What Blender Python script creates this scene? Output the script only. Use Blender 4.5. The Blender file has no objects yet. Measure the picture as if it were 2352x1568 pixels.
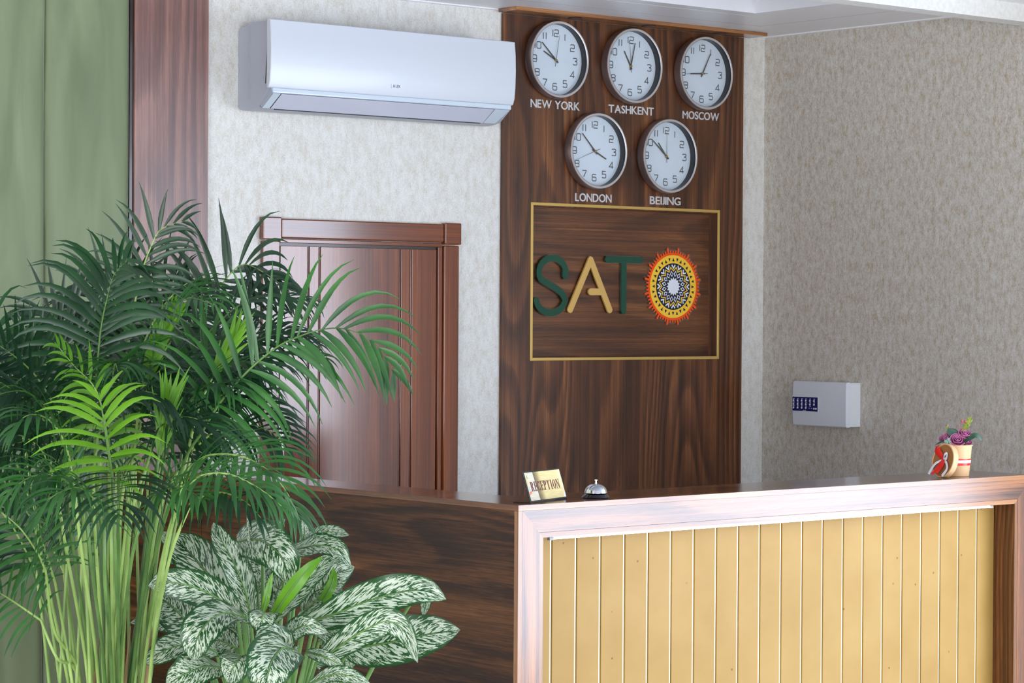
import bpy, bmesh, math, random
from mathutils import Vector, Matrix
PI = math.pi
SC = bpy.context.scene
COL = SC.collection

# ------------------------------------------------------------------ camera, world, lights, exposure
cam_d = bpy.data.cameras.new('camera')
cam = bpy.data.objects.new('camera', cam_d)
COL.objects.link(cam)
PHI, TH, RO, FPX = math.radians(39.7615), math.radians(-0.63526), math.radians(0.35233), 5827.8
fw = Vector((math.sin(PHI)*math.cos(TH), math.cos(PHI)*math.cos(TH), math.sin(TH)))
rt = Vector((math.cos(PHI), -math.sin(PHI), 0)); up = rt.cross(fw)
r2 = rt*math.cos(RO) + up*math.sin(RO); u2 = -rt*math.sin(RO) + up*math.cos(RO)
m = Matrix((r2, u2, -fw)).transposed().to_4x4(); m.translation = Vector((0, 0, 1.70))
cam.matrix_world = m
cam_d.sensor_fit = 'HORIZONTAL'; cam_d.sensor_width = 36.0
cam_d.lens = 36.0*FPX/2352.0
cam_d.clip_start = 0.1; cam_d.clip_end = 200
SC.camera = cam

w = bpy.data.worlds.new('world'); SC.world = w; w.use_nodes = True
w.node_tree.nodes['Background'].inputs[0].default_value = (0.72, 0.82, 1.0, 1)
w.node_tree.nodes['Background'].inputs[1].default_value = 1.6

def area(name, loc, target, sx, sy, power, col=(1, 1, 1), spread=None):
    d = bpy.data.lights.new(name, 'AREA'); d.shape = 'RECTANGLE'; d.size = sx; d.size_y = sy
    d.energy = power; d.color = col
    if spread: d.spread = spread
    o = bpy.data.objects.new(name, d); COL.objects.link(o); o.location = loc
    o.rotation_euler = (Vector(target)-Vector(loc)).to_track_quat('-Z', 'Y').to_euler()
    return o
# daylight through the tall window in the right wall (behind the camera's right shoulder)
area('window_daylight', (7.80, 1.92, 1.32), (0, 1.92, 1.32), 5.0, 2.56, 350, (0.76, 0.85, 1.0))
# added fill light, set in an unseen front opening behind the camera
area('front_fill', (1.2, -3.15, 1.5), (1.2, 5, 1.5), 6.6, 2.4, 330, (0.95, 0.96, 1.0))
# fill light added at an unseen left opening to brighten the right wall
area('left_fill', (-3.34, 2.2, 1.5), (5, 2.2, 1.5), 4.4, 2.2, 330, (0.97, 0.97, 1.0))
vs = SC.view_settings
vs.view_transform = 'Standard'; vs.look = 'None'; vs.gamma = 1.0; vs.use_curve_mapping = False
vs.exposure = -0.12

# ------------------------------------------------------------------ materials
def s(r, g, b):
    f = lambda c: (c/255/12.92) if c/255 <= 0.04045 else ((c/255+0.055)/1.055)**2.4
    return (f(r), f(g), f(b), 1.0)

def newmat(name):
    mt = bpy.data.materials.new(name); mt.use_nodes = True
    nt = mt.node_tree; b = nt.nodes['Principled BSDF']
    return mt, nt, b

def plain(name, col, rough=0.5, metal=0.0, spec=0.5, coat=0.0, emit=None, estr=0.0, sub=0.0, noise=0.0, nscale=40):
    mt, nt, b = newmat(name)
    b.inputs['Base Color'].default_value = col
    b.inputs['Roughness'].default_value = rough
    b.inputs['Metallic'].default_value = metal
    b.inputs['Specular IOR Level'].default_value = spec
    b.inputs['Coat Weight'].default_value = coat
    b.inputs['Coat Roughness'].default_value = 0.08
    if emit:
        b.inputs['Emission Color'].default_value = emit; b.inputs['Emission Strength'].default_value = estr
    if noise:
        tc = nt.nodes.new('ShaderNodeTexCoord'); n = nt.nodes.new('ShaderNodeTexNoise')
        n.inputs['Scale'].default_value = nscale; n.inputs['Detail'].default_value = 5
        nt.links.new(tc.outputs['Object'], n.inputs['Vector'])
        mx = nt.nodes.new('ShaderNodeMix'); mx.data_type = 'RGBA'; mx.blend_type = 'MULTIPLY'
        mr = nt.nodes.new('ShaderNodeMapRange'); mr.inputs[1].default_value = .3; mr.inputs[2].default_value = .7
        mr.inputs[3].default_value = 1-noise; mr.inputs[4].default_value = 1.0
        nt.links.new(n.outputs[0], mr.inputs[0])
        mx.inputs[0].default_value = 1.0; mx.inputs[6].default_value = col
        nt.links.new(mr.outputs[0], mx.inputs[7]); nt.links.new(mx.outputs[2], b.inputs['Base Color'])
    return mt

def ramp(nt, stops, interp='LINEAR'):
    r = nt.nodes.new('ShaderNodeValToRGB'); cr = r.color_ramp; cr.interpolation = interp
    while len(cr.elements) > 1: cr.elements.remove(cr.elements[-1])
    cr.elements[0].position = stops[0][0]; cr.elements[0].color = stops[0][1]
    for p, c in stops[1:]:
        e = cr.elements.new(p); e.color = c
    return r

def math_n(nt, op, a, b=None, c=None):
    n = nt.nodes.new('ShaderNodeMath'); n.operation = op
    for i, v in enumerate((a, b, c)):
        if v is None: continue
        if isinstance(v, (int, float)): n.inputs[i].default_value = v
        else: nt.links.new(v, n.inputs[i])
    return n.outputs[0]

def wood(name, along, cols, rough=0.3, seed=0.0, ring=22, band=5.0, spec=0.5, fiber=0.34, lowamp=.5, coat=.7, bump=.08, crough=.27, ringw=.20, civ=1.5):
    """laminate wood; grain runs along the axis `along` (0, 1, 2) in object space"""
    mt, nt, b = newmat(name)
    tc = nt.nodes.new('ShaderNodeTexCoord')
    def mapped(ac, al):
        mp = nt.nodes.new('ShaderNodeMapping')
        sc = [ac, ac, ac]; sc[along] = al
        mp.inputs['Scale'].default_value = sc
        mp.inputs['Location'].default_value = (seed*3.7, seed*1.3, seed*2.1)
        nt.links.new(tc.outputs['Object'], mp.inputs['Vector']); return mp.outputs[0]
    def noise(v, detail, rgh, dist=0.0):
        n = nt.nodes.new('ShaderNodeTexNoise'); n.inputs['Scale'].default_value = 1.0
        n.inputs['Detail'].default_value = detail; n.inputs['Roughness'].default_value = rgh
        n.inputs['Distortion'].default_value = dist
        nt.links.new(v, n.inputs['Vector']); return n.outputs[0]
    low = noise(mapped(3.0, .5), 1.5, .4, .15)
    bnd = noise(mapped(band*4.2, .35), 3, .55, .1)
    fib = noise(mapped(520, 16), 2, .5)
    med = noise(mapped(150, 1.3), 4, .7, .1)
    sp = nt.nodes.new('ShaderNodeSeparateXYZ'); nt.links.new(tc.outputs['Object'], sp.inputs[0])
    ax = [i for i in (0, 1, 2) if i != along]
    acr = math_n(nt, 'ADD', sp.outputs[ax[0]], sp.outputs[ax[1]])
    ph = math_n(nt, 'ADD', math_n(nt, 'MULTIPLY', acr, ring*.55), math_n(nt, 'MULTIPLY', low, ring*lowamp*1.5))
    ph = math_n(nt, 'ADD', ph, math_n(nt, 'MULTIPLY', med, .35))
    rg = math_n(nt, 'FRACT', ph)                  # contour lines of a slow noise: cathedral figure
    rg = math_n(nt, 'MULTIPLY', math_n(nt, 'MULTIPLY', math_n(nt, 'POWER', rg, 3.0), math_n(nt, 'SUBTRACT', 1.0, rg)), 9.4)
    v = math_n(nt, 'MULTIPLY', bnd, .75)
    v = math_n(nt, 'SUBTRACT', v, math_n(nt, 'MULTIPLY', rg, ringw))
    v = math_n(nt, 'ADD', v, math_n(nt, 'MULTIPLY', med, .62))
    v = math_n(nt, 'ADD', v, math_n(nt, 'MULTIPLY', fib, fiber))
    v = math_n(nt, 'SUBTRACT', v, .25+fiber*.5-ringw*.28)
    r = ramp(nt, [(.16, cols[0]), (.36, cols[1]), (.52, cols[2]), (.72, cols[3])])
    nt.links.new(v, r.inputs[0]); nt.links.new(r.outputs[0], b.inputs['Base Color'])
    b.inputs['Roughness'].default_value = rough; b.inputs['Specular IOR Level'].default_value = spec
    b.inputs['Coat Weight'].default_value = coat; b.inputs['Coat Roughness'].default_value = crough; b.inputs['Coat IOR'].default_value = civ
    bp = nt.nodes.new('ShaderNodeBump'); bp.inputs['Strength'].default_value = bump; bp.inputs['Distance'].default_value = .002
    nt.links.new(fib, bp.inputs['Height']); nt.links.new(bp.outputs[0], b.inputs['Normal'])
    return mt

def wallpaper(name, base, light, fleck, cover=.5, bump=.35):
    mt, nt, b = newmat(name)
    tc = nt.nodes.new('ShaderNodeTexCoord')
    def noise(sx, sz, detail, rgh, off=0):
        mp = nt.nodes.new('ShaderNodeMapping'); mp.inputs['Scale'].default_value = (sx, sx, sz)
        mp.inputs['Location'].default_value = (off, off*.7, off*.3)
        nt.links.new(tc.outputs['Object'], mp.inputs['Vector'])
        n = nt.nodes.new('ShaderNodeTexNoise'); n.inputs['Scale'].default_value = 1
        n.inputs['Detail'].default_value = detail; n.inputs['Roughness'].default_value = rgh
        nt.links.new(mp.outputs[0], n.inputs['Vector']); return n.outputs[0]
    big = noise(50, 24, 5, .66); fine = noise(230, 110, 4, .65, 3); grit = noise(420, 300, 3, .6, 7)
    v = math_n(nt, 'ADD', math_n(nt, 'MULTIPLY', big, .55), math_n(nt, 'MULTIPLY', fine, .45))
    r = ramp(nt, [(cover-.12, light), (cover-.01, base), (cover+.10, fleck)])
    nt.links.new(v, r.inputs[0])
    mx = nt.nodes.new('ShaderNodeMix'); mx.data_type = 'RGBA'; mx.blend_type = 'MULTIPLY'; mx.inputs[0].default_value = 1
    mr = nt.nodes.new('ShaderNodeMapRange'); mr.inputs[1].default_value = .35; mr.inputs[2].default_value = .65
    mr.inputs[3].default_value = .80; mr.inputs[4].default_value = 1.08
    nt.links.new(grit, mr.inputs[0])
    nt.links.new(r.outputs[0], mx.inputs[6]); nt.links.new(mr.outputs[0], mx.inputs[7])
    nt.links.new(mx.outputs[2], b.inputs['Base Color'])
    b.inputs['Roughness'].default_value = .62; b.inputs['Specular IOR Level'].default_value = .35
    bp = nt.nodes.new('ShaderNodeBump'); bp.inputs['Strength'].default_value = bump; bp.inputs['Distance'].default_value = .002
    hh = math_n(nt, 'ADD', fine, math_n(nt, 'MULTIPLY', grit, .8))
    nt.links.new(hh, bp.inputs['Height']); nt.links.new(bp.outputs[0], b.inputs['Normal'])
    return mt

WAL = [s(50, 25, 10), s(80, 44, 20), s(108, 64, 32), s(146, 94, 52)]
M = {}
M['walnut_v'] = wood('walnut_vertical', 2, WAL, .34, 0.3, coat=.3)
M['walnut_x'] = wood('walnut_lengthwise', 0, WAL, .28, 1.7, ring=20, lowamp=.35, ringw=.12)
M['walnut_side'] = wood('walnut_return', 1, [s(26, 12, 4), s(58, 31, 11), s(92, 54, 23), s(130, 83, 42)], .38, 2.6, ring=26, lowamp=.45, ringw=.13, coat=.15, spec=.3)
M['frame_x'] = wood('counter_frame_wood_lengthwise', 0, [s(66, 36, 18), s(112, 64, 30), s(146, 88, 42), s(172, 110, 56)], .5, 4.4, ring=12, spec=.3, coat=1.0, crough=.2, civ=1.72)
M['frame_v'] = wood('counter_frame_wood_upright', 2, [s(66, 36, 18), s(112, 64, 30), s(146, 88, 42), s(172, 110, 56)], .5, 5.2, ring=12, spec=.3, coat=1.0, crough=.2, civ=1.72)
M['edge_x'] = wood('edge_band_lengthwise', 0, [s(96, 54, 22), s(134, 82, 36), s(164, 106, 50), s(184, 128, 68)], .5, 6.4, ring=10, spec=.3, coat=1.0, crough=.2, civ=1.72)
M['edge_v'] = wood('edge_band_upright', 2, [s(96, 54, 22), s(134, 82, 36), s(164, 106, 50), s(184, 128, 68)], .5, 6.4, ring=10, spec=.3, coat=1.0, crough=.2, civ=1.72)
M['edge_dark'] = wood('edge_band_dark', 1, [s(70, 36, 10), s(104, 58, 18), s(134, 80, 30), s(150, 94, 42)], .4, 7.7, ring=10)
M['top_wood'] = wood('counter_top_wood', 0, [s(56, 32, 22), s(88, 54, 38), s(120, 78, 56), s(146, 102, 78)], .10, 8.2, ring=20, spec=.55, coat=0)
M['column'] = wood('column_wood', 2, [s(82, 48, 40), s(110, 70, 60), s(134, 92, 78), s(156, 112, 96)], .36, 9.1, ring=16, coat=.4)
M['door'] = wood('mahogany_door', 2, [s(70, 27, 8), s(102, 46, 16), s(128, 63, 26), s(156, 88, 42)], .2, 10.4, ring=5, band=2.4, ringw=.08, fiber=.12, spec=.28, coat=1.0, crough=.13, civ=1.6)
M['door_x'] = wood('mahogany_rail', 0, [s(70, 27, 8), s(102, 46, 16), s(128, 63, 26), s(156, 88, 42)], .2, 11.4, ring=5, band=2.4, ringw=.08, fiber=.12, spec=.28, coat=1.0, crough=.13, civ=1.6)
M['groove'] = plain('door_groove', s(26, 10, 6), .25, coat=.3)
M['wp_back'] = wallpaper('wallpaper_back', s(222, 221, 215), s(232, 232, 229), s(210, 203, 190), .53, .25)
M['wp_right'] = wallpaper('wallpaper_right', s(200, 194, 184), s(214, 210, 202), s(180, 165, 140), .51, .45)
M['plaster'] = plain('white_plaster', s(236, 236, 232), .8, noise=.12, nscale=60)
M['pvc'] = plain('ceiling_panel_white', s(238, 238, 242), .35)
M['pvc_gap'] = plain('ceiling_seam', s(110, 108, 112), .6)
M['tray'] = plain('ceiling_tray_grey', s(158, 162, 172), .5)
M['floor'] = plain('floor_tile', s(224, 219, 211), .25, noise=.08, nscale=3)
M['gold'] = plain('gold_trim', s(216, 182, 106), .32, metal=.5)
M['white_plastic'] = plain('white_gloss_plastic', s(204, 210, 220), .28, coat=.15)
M['grey_plastic'] = plain('grey_plastic', s(168, 172, 184), .35)
M['lip'] = plain('pale_blue_lip', s(206, 220, 232), .08, coat=.6)
M['flap'] = plain('flap_plastic', s(204, 208, 224), .12)
M['dark_gap'] = plain('dark_gap', s(40, 42, 48), .6)
M['badge'] = plain('badge_silver', s(236, 240, 246), .15, metal=.3)
M['badge_ink'] = plain('badge_ink', s(86, 112, 150), .3)
M['steel'] = plain('brushed_steel', s(206, 202, 203), .3, metal=.55)
M['steel_side'] = plain('steel_side', s(150, 132, 130), .34, metal=.8)
M['black'] = plain('black_plastic', s(22, 24, 32), .35)
M['face'] = plain('clock_face', s(212, 226, 238), .45)
M['numeral'] = plain('numeral_grey', s(84, 88, 94), .4)
M['hand'] = plain('hand_metal', s(92, 92, 90), .3, metal=.5)
M['brass'] = plain('hub_brass', s(180, 150, 90), .3, metal=.8)
M['letter_metal'] = plain('letter_silver', s(216, 216, 218), .35, metal=.25)
M['chrome'] = plain('chrome', s(225, 228, 232), .06, metal=1.0)
M['glossblack'] = plain('gloss_black', s(14, 16, 22), .1, coat=.5)
M['green_acryl'] = plain('green_acrylic', s(4, 72, 54), .12, coat=.5)
M['gold_acryl'] = plain('gold_acrylic', s(212, 172, 98), .2, coat=.3)
M['orange'] = plain('emblem_orange', s(246, 84, 14), .35)
M['yellow'] = plain('emblem_yellow', s(250, 204, 60), .35)
M['navy'] = plain('emblem_navy', s(8, 22, 48), .35)
M['white'] = plain('emblem_white', s(232, 236, 246), .35)
M['led'] = plain('led_tube', s(250, 250, 255), .4, emit=(.95, .97, 1, 1), estr=3.2)
M['led_cap'] = plain('led_end_cap', s(150, 150, 150), .4)
M['box_grey'] = plain('alarm_box_plastic', s(214, 218, 226), .42)
M['box_side'] = plain('alarm_box_base', s(222, 226, 230), .4)
M['membrane'] = plain('blue_membrane', s(10, 8, 90), .3)
M['ink_white'] = plain('white_ink', s(220, 222, 236), .5)
M['kraft'] = plain('kraft_card', s(226, 184, 136), .6, noise=.05, nscale=200)
M['kraft_dark'] = plain('kraft_card_inside', s(172, 112, 60), .6, noise=.08, nscale=150)
M['ribbon_red'] = plain('red_satin', s(232, 30, 20), .3)
M['ribbon_white'] = plain('white_satin', s(236, 230, 238), .3)
M['rose'] = plain('mauve_rose', s(172, 84, 132), .6)
M['rose_edge'] = plain('pink_petal_rim', s(214, 140, 180), .6)
M['cream'] = plain('cream_petal', s(232, 222, 196), .6)
M['leaf_dark'] = plain('dark_leaf', s(40, 74, 52), .4)
M['sprig'] = plain('yellow_green_sprig', s(134, 148, 44), .5)
M['bud'] = plain('pink_bud', s(186, 96, 92), .5)
M['succulent'] = plain('pale_succulent', s(168, 198, 180), .5)
M['soil'] = plain('dark_soil', s(50, 38, 28), .9, noise=.4, nscale=60)
M['pot'] = plain('white_ceramic_pot', s(214, 212, 206), .3)
M['foot_acryl'] = plain('smoked_foot', s(60, 46, 44), .12)
M['sheath'] = plain('dry_sheath', s(168, 134, 96), .8)
M['window_white'] = plain('window_frame_white', s(230, 230, 230), .4)

def glassy(name, fac=.06):
    mt = bpy.data.materials.new(name); mt.use_nodes = True; nt = mt.node_tree
    nt.nodes.remove(nt.nodes['Principled BSDF']); out = nt.nodes['Material Output']
    t = nt.nodes.new('ShaderNodeBsdfTransparent'); g = nt.nodes.new('ShaderNodeBsdfGlossy'); g.inputs['Roughness'].default_value = .03
    mx = nt.nodes.new('ShaderNodeMixShader'); mx.inputs[0].default_value = fac
    nt.links.new(t.outputs[0], mx.inputs[1]); nt.links.new(g.outputs[0], mx.inputs[2]); nt.links.new(mx.outputs[0], out.inputs[0])
    return mt
M['glass'] = glassy('clock_glass', .05)
M['acrylic_clear'] = glassy('clear_acrylic', .10)

def velvet(name):
    mt, nt, b = newmat(name)
    tc = nt.nodes.new('ShaderNodeTexCoord')
    mp = nt.nodes.new('ShaderNodeMapping'); mp.inputs['Scale'].default_value = (9, 9, 1.3)
    n = nt.nodes.new('ShaderNodeTexNoise'); n.inputs['Scale'].default_value = 1; n.inputs['Detail'].default_value = 4; n.inputs['Distortion'].default_value = .6
    nt.links.new(tc.outputs['Object'], mp.inputs[0]); nt.links.new(mp.outputs[0], n.inputs['Vector'])
    r = ramp(nt, [(.3, s(100, 114, 80)), (.55, s(118, 132, 96)), (.75, s(132, 146, 110))])
    nt.links.new(n.outputs[0], r.inputs[0]); nt.links.new(r.outputs[0], b.inputs['Base Color'])
    b.inputs['Roughness'].default_value = .55; b.inputs['Sheen Weight'].default_value = .4; b.inputs['Sheen Roughness'].default_value = .4
    return mt
M['velvet'] = velvet('sage_velvet')

def brass_slat(name):
    mt, nt, b = newmat(name)
    tc = nt.nodes.new('ShaderNodeTexCoord')
    n = nt.nodes.new('ShaderNodeTexNoise'); n.inputs['Scale'].default_value = 6; n.inputs['Detail'].default_value = 3
    nt.links.new(tc.outputs['Object'], n.inputs['Vector'])
    r = ramp(nt, [(.3, s(164, 129, 64)), (.7, s(173, 139, 76))])
    nt.links.new(n.outputs[0], r.inputs[0])
    vo = nt.nodes.new('ShaderNodeTexVoronoi'); vo.inputs['Scale'].default_value = 13
    nt.links.new(tc.outputs['Object'], vo.inputs['Vector'])
    sp = ramp(nt, [(.035, s(150, 110, 60)), (.06, (1, 1, 1, 1))]); nt.links.new(vo.outputs['Distance'], sp.inputs[0])
    mx = nt.nodes.new('ShaderNodeMix'); mx.data_type = 'RGBA'; mx.blend_type = 'MULTIPLY'; mx.inputs[0].default_value = .7
    nt.links.new(r.outputs[0], mx.inputs[6]); nt.links.new(sp.outputs[0], mx.inputs[7])
    nt.links.new(mx.outputs[2], b.inputs['Base Color'])
    b.inputs['Metallic'].default_value = .0; b.inputs['Roughness'].default_value = .5; b.inputs['Specular IOR Level'].default_value = .3
    return mt
M['slat'] = brass_slat('brass_coloured_slat')
M['slat_edge'] = plain('slat_edge', s(248, 232, 190), .35, metal=.2)

def leafmat(name, c1, c2, rough=.38, trans=.3):
    mt, nt, b = newmat(name); out = nt.nodes['Material Output']
    tc = nt.nodes.new('ShaderNodeTexCoord')
    n = nt.nodes.new('ShaderNodeTexNoise'); n.inputs['Scale'].default_value = 7; n.inputs['Detail'].default_value = 2
    nt.links.new(tc.outputs['Object'], n.inputs['Vector'])
    r = ramp(nt, [(.3, c1), (.7, c2)]); nt.links.new(n.outputs[0], r.inputs[0])
    nt.links.new(r.outputs[0], b.inputs['Base Color'])
    b.inputs['Roughness'].default_value = rough
    t = nt.nodes.new('ShaderNodeBsdfTranslucent')
    hs = nt.nodes.new('ShaderNodeHueSaturation'); hs.inputs['Value'].default_value = 1.7; hs.inputs['Saturation'].default_value = 1.15
    nt.links.new(r.outputs[0], hs.inputs['Color']); nt.links.new(hs.outputs[0], t.inputs['Color'])
    mx = nt.nodes.new('ShaderNodeMixShader'); mx.inputs[0].default_value = trans
    nt.links.new(b.outputs[0], mx.inputs[1]); nt.links.new(t.outputs[0], mx.inputs[2]); nt.links.new(mx.outputs[0], out.inputs[0])
    return mt
M['palm_dark'] = leafmat('palm_leaf_dark', s(18, 46, 28), s(38, 76, 44), .34, .15)
M['palm_mid'] = leafmat('palm_leaf_mid', s(34, 76, 38), s(64, 116, 54), .36, .22)
M['palm_lime'] = leafmat('palm_leaf_lime', s(74, 128, 24), s(118, 172, 46), .4, .3)
M['stalk'] = leafmat('palm_stalk', s(112, 152, 66), s(176, 204, 118), .36, .1)
M['stalk_dark'] = leafmat('palm_stalk_dark', s(64, 104, 44), s(112, 150, 74), .36, .1)
M['petiole'] = leafmat('cane_petiole', s(84, 128, 64), s(130, 170, 96), .35, .1)
M['lime_leaf'] = leafmat('young_lime_leaf', s(86, 140, 30), s(116, 172, 52), .35, .25)

def variegated(name):
    mt, nt, b = newmat(name); out = nt.nodes['Material Output']
    uv = nt.nodes.new('ShaderNodeUVMap'); sp = nt.nodes.new('ShaderNodeSeparateXYZ'); nt.links.new(uv.outputs[0], sp.inputs[0])
    u, v = sp.outputs[0], sp.outputs[1]                    # u: -1..1 across (+10 per leaf as seed), v: 0..1 along
    au = math_n(nt, 'ABSOLUTE', math_n(nt, 'SUBTRACT', math_n(nt, 'FLOORED_MODULO', math_n(nt, 'ADD', u, 2.0), 10.0), 2.0))
    cb = nt.nodes.new('ShaderNodeCombineXYZ')
    # veins leave the midrib and sweep to the tip: v - 0.28*|u| is constant along a vein
    vein = math_n(nt, 'SUBTRACT', v, math_n(nt, 'MULTIPLY', au, .30))
    nt.links.new(math_n(nt, 'MULTIPLY', vein, 36.0), cb.inputs[0])
    nt.links.new(math_n(nt, 'MULTIPLY', u, 4.2), cb.inputs[1])
    n = nt.nodes.new('ShaderNodeTexNoise'); n.inputs['Scale'].default_value = 1.0; n.inputs['Detail'].default_value = 3.5
    n.inputs['Roughness'].default_value = .62; n.inputs['Distortion'].default_value = .5
    nt.links.new(cb.outputs[0], n.inputs['Vector'])
    pale = math_n(nt, 'SUBTRACT', n.outputs[0], math_n(nt, 'MULTIPLY', math_n(nt, 'POWER', au, 12.0), .4))
    mid = math_n(nt, 'MULTIPLY', math_n(nt, 'LESS_THAN', au, .045), .3)
    pale = math_n(nt, 'SUBTRACT', pale, mid)
    r = ramp(nt, [(.0, s(28, 70, 36)), (.486, s(44, 92, 46)), (.500, s(204, 218, 192)), (1, s(232, 238, 226))])
    nt.links.new(pale, r.inputs[0]); nt.links.new(r.outputs[0], b.inputs['Base Color'])
    b.inputs['Roughness'].default_value = .33
    t = nt.nodes.new('ShaderNodeBsdfTranslucent'); nt.links.new(r.outputs[0], t.inputs['Color'])
    mx = nt.nodes.new('ShaderNodeMixShader'); mx.inputs[0].default_value = .22
    nt.links.new(b.outputs[0], mx.inputs[1]); nt.links.new(t.outputs[0], mx.inputs[2]); nt.links.new(mx.outputs[0], out.inputs[0])
    return mt
M['variegated'] = variegated('cream_mottled_leaf')

def sign_print(name):
    """printed card: gold field, dark brushed band and a pale left part, in object coordinates"""
    mt, nt, b = newmat(name)
    tc = nt.nodes.new('ShaderNodeTexCoord'); sp = nt.nodes.new('ShaderNodeSeparateXYZ'); nt.links.new(tc.outputs['Object'], sp.inputs[0])
    x, z = sp.outputs[0], sp.outputs[2]
    xx = math_n(nt, 'ADD', x, math_n(nt, 'MULTIPLY', z, .08))
    r = ramp(nt, [(0.0, s(206, 198, 172)), (.27, s(208, 202, 184)), (.275, s(96, 84, 58)), (.36, s(150, 134, 90)), (.45, s(216, 198, 140)), (.9, s(226, 208, 150)), (1, s(238, 226, 184))])
    nt.links.new(math_n(nt, 'DIVIDE', xx, .215), r.inputs[0])
    mp = nt.nodes.new('ShaderNodeMapping'); mp.inputs['Scale'].default_value = (25, 25, 500)
    nt.links.new(tc.outputs['Object'], mp.inputs[0])
    n = nt.nodes.new('ShaderNodeTexNoise'); n.inputs['Scale'].default_value = 1; n.inputs['Detail'].default_value = 3
    nt.links.new(mp.outputs[0], n.inputs['Vector'])
    mr = nt.nodes.new('ShaderNodeMapRange'); mr.inputs[1].default_value = .3; mr.inputs[2].default_value = .7; mr.inputs[3].default_value = .82; mr.inputs[4].default_value = 1.08
    nt.links.new(n.outputs[0], mr.inputs[0])
    mx = nt.nodes.new('ShaderNodeMix'); mx.data_type = 'RGBA'; mx.blend_type = 'MULTIPLY'; mx.inputs[0].default_value = 1
    nt.links.new(r.outputs[0], mx.inputs[6]); nt.links.new(mr.outputs[0], mx.inputs[7]); nt.links.new(mx.outputs[2], b.inputs['Base Color'])
    b.inputs['Roughness'].default_value = .25
    return mt
M['card'] = sign_print('printed_gold_card')
M['maroon'] = plain('maroon_ink', s(92, 20, 18), .4)
M['print_green'] = plain('print_green', s(84, 150, 92), .4)
M['print_amber'] = plain('print_amber', s(230, 176, 60), .4)
M['print_red'] = plain('print_coral', s(226, 98, 70), .4)
M['print_blue'] = plain('print_grey_blue', s(150, 170, 196), .4)

# ------------------------------------------------------------------ mesh helpers
class MB:
    def __init__(self): self.v = []; self.f = []; self.uv = []
    def add(self, vs_, fs_):
        k = len(self.v); self.v += [tuple(p) for p in vs_]; self.f += [tuple(i+k for i in f) for f in fs_]
        return self
    def box(self, lo, hi):
        (a, b_, c), (d, e, f) = lo, hi
        return self.add([(a,b_,c),(d,b_,c),(d,e,c),(a,e,c),(a,b_,f),(d,b_,f),(d,e,f),(a,e,f)],
                        [(0,3,2,1),(4,5,6,7),(0,1,5,4),(1,2,6,5),(2,3,7,6),(3,0,4,7)])
    def prism(self, poly, axis, t0, t1):
        """poly: 2D points in the other two axes (x,z for axis 1; y,z for 0; x,y for 2)"""
        def mk(p, t):
            return {0: (t, p[0], p[1]), 1: (p[0], t, p[1]), 2: (p[0], p[1], t)}[axis]
        n = len(poly)
        return self.add([mk(p, t0) for p in poly]+[mk(p, t1) for p in poly],
                        [tuple(range(n)), tuple(range(2*n-1, n-1, -1))] + [(i, (i+n), ((i+1) % n)+n, (i+1) % n) for i in range(n)])
    def lathe(self, prof, n=48, c=(0, 0, 0), axis=2, close=False):
        """prof: (radius, height) list"""
        vs_ = []
        for r, h in prof:
            for k in range(n):
                a = 2*PI*k/n; p = (r*math.cos(a), r*math.sin(a), h)
                if axis == 1: p = (p[0], p[2], p[1])
                if axis == 0: p = (p[2], p[0], p[1])
                vs_.append((p[0]+c[0], p[1]+c[1], p[2]+c[2]))
        fs_ = []
        for i in range(len(prof)-1):
            for k in range(n):
                a, b_ = i*n+k, i*n+(k+1) % n
                fs_.append((a, b_, b_+n, a+n))
        if close:
            fs_.append(tuple(range(n))[::-1]); fs_.append(tuple(range((len(prof)-1)*n, len(prof)*n)))
        return self.add(vs_, fs_)
    def tube(self, pts, rad, n=6, caps=True):
        pts = [Vector(p) for p in pts]; vs_ = []; prev = None
        for i, p in enumerate(pts):
            t = (pts[min(i+1, len(pts)-1)] - pts[max(i-1, 0)]).normalized()
            if prev is None:
                a = t.orthogonal().normalized()
            else:
                a = (prev - t*prev.dot(t)); a = a.normalized() if a.length > 1e-6 else t.orthogonal().normalized()
            prev = a; b_ = t.cross(a)
            r = rad[i] if isinstance(rad, (list, tuple)) else rad
            for k in range(n):
                q = 2*PI*k/n; vs_.append(p + a*(r*math.cos(q)) + b_*(r*math.sin(q)))
        fs_ = []
        for i in range(len(pts)-1):
            for k in range(n):
                a, b2 = i*n+k, i*n+(k+1) % n; fs_.append((a, b2, b2+n, a+n))
        if caps:
            fs_.append(tuple(range(n))[::-1]); fs_.append(tuple(range((len(pts)-1)*n, len(pts)*n)))
        return self.add(vs_, fs_)

def finish(o, name, mat, parent, bevel=0.0, smooth=False, angle=35):
    COL.objects.link(o)
    if mat: o.data.materials.append(mat)
    if parent is not None: o.parent = parent
    if bevel:
        bv = o.modifiers.new('bevel', 'BEVEL'); bv.width = bevel; bv.segments = 2; bv.limit_method = 'ANGLE'; bv.angle_limit = math.radians(40)
    if smooth:
        o.data.polygons.foreach_set('use_smooth', [True]*len(o.data.polygons))
        if angle < 180:
            o.data.set_sharp_from_angle(angle=math.radians(angle))
    return o

def build(mb, name, mat, parent=None, bevel=0.0, smooth=False, angle=35, recalc=True, origin=None):
    me = bpy.data.meshes.new(name)
    vs_ = mb.v
    if origin is not None:
        vs_ = [(p[0]-origin[0], p[1]-origin[1], p[2]-origin[2]) for p in vs_]
    me.from_pydata(vs_, [], mb.f); me.update()
    if recalc:
        bm = bmesh.new(); bm.from_mesh(me)
        bmesh.ops.recalc_face_normals(bm, faces=bm.faces); bm.to_mesh(me); bm.free()
    o = bpy.data.objects.new(name, me)
    if origin is not None: o.location = origin
    return finish(o, name, mat, parent, bevel, smooth, angle)

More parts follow.
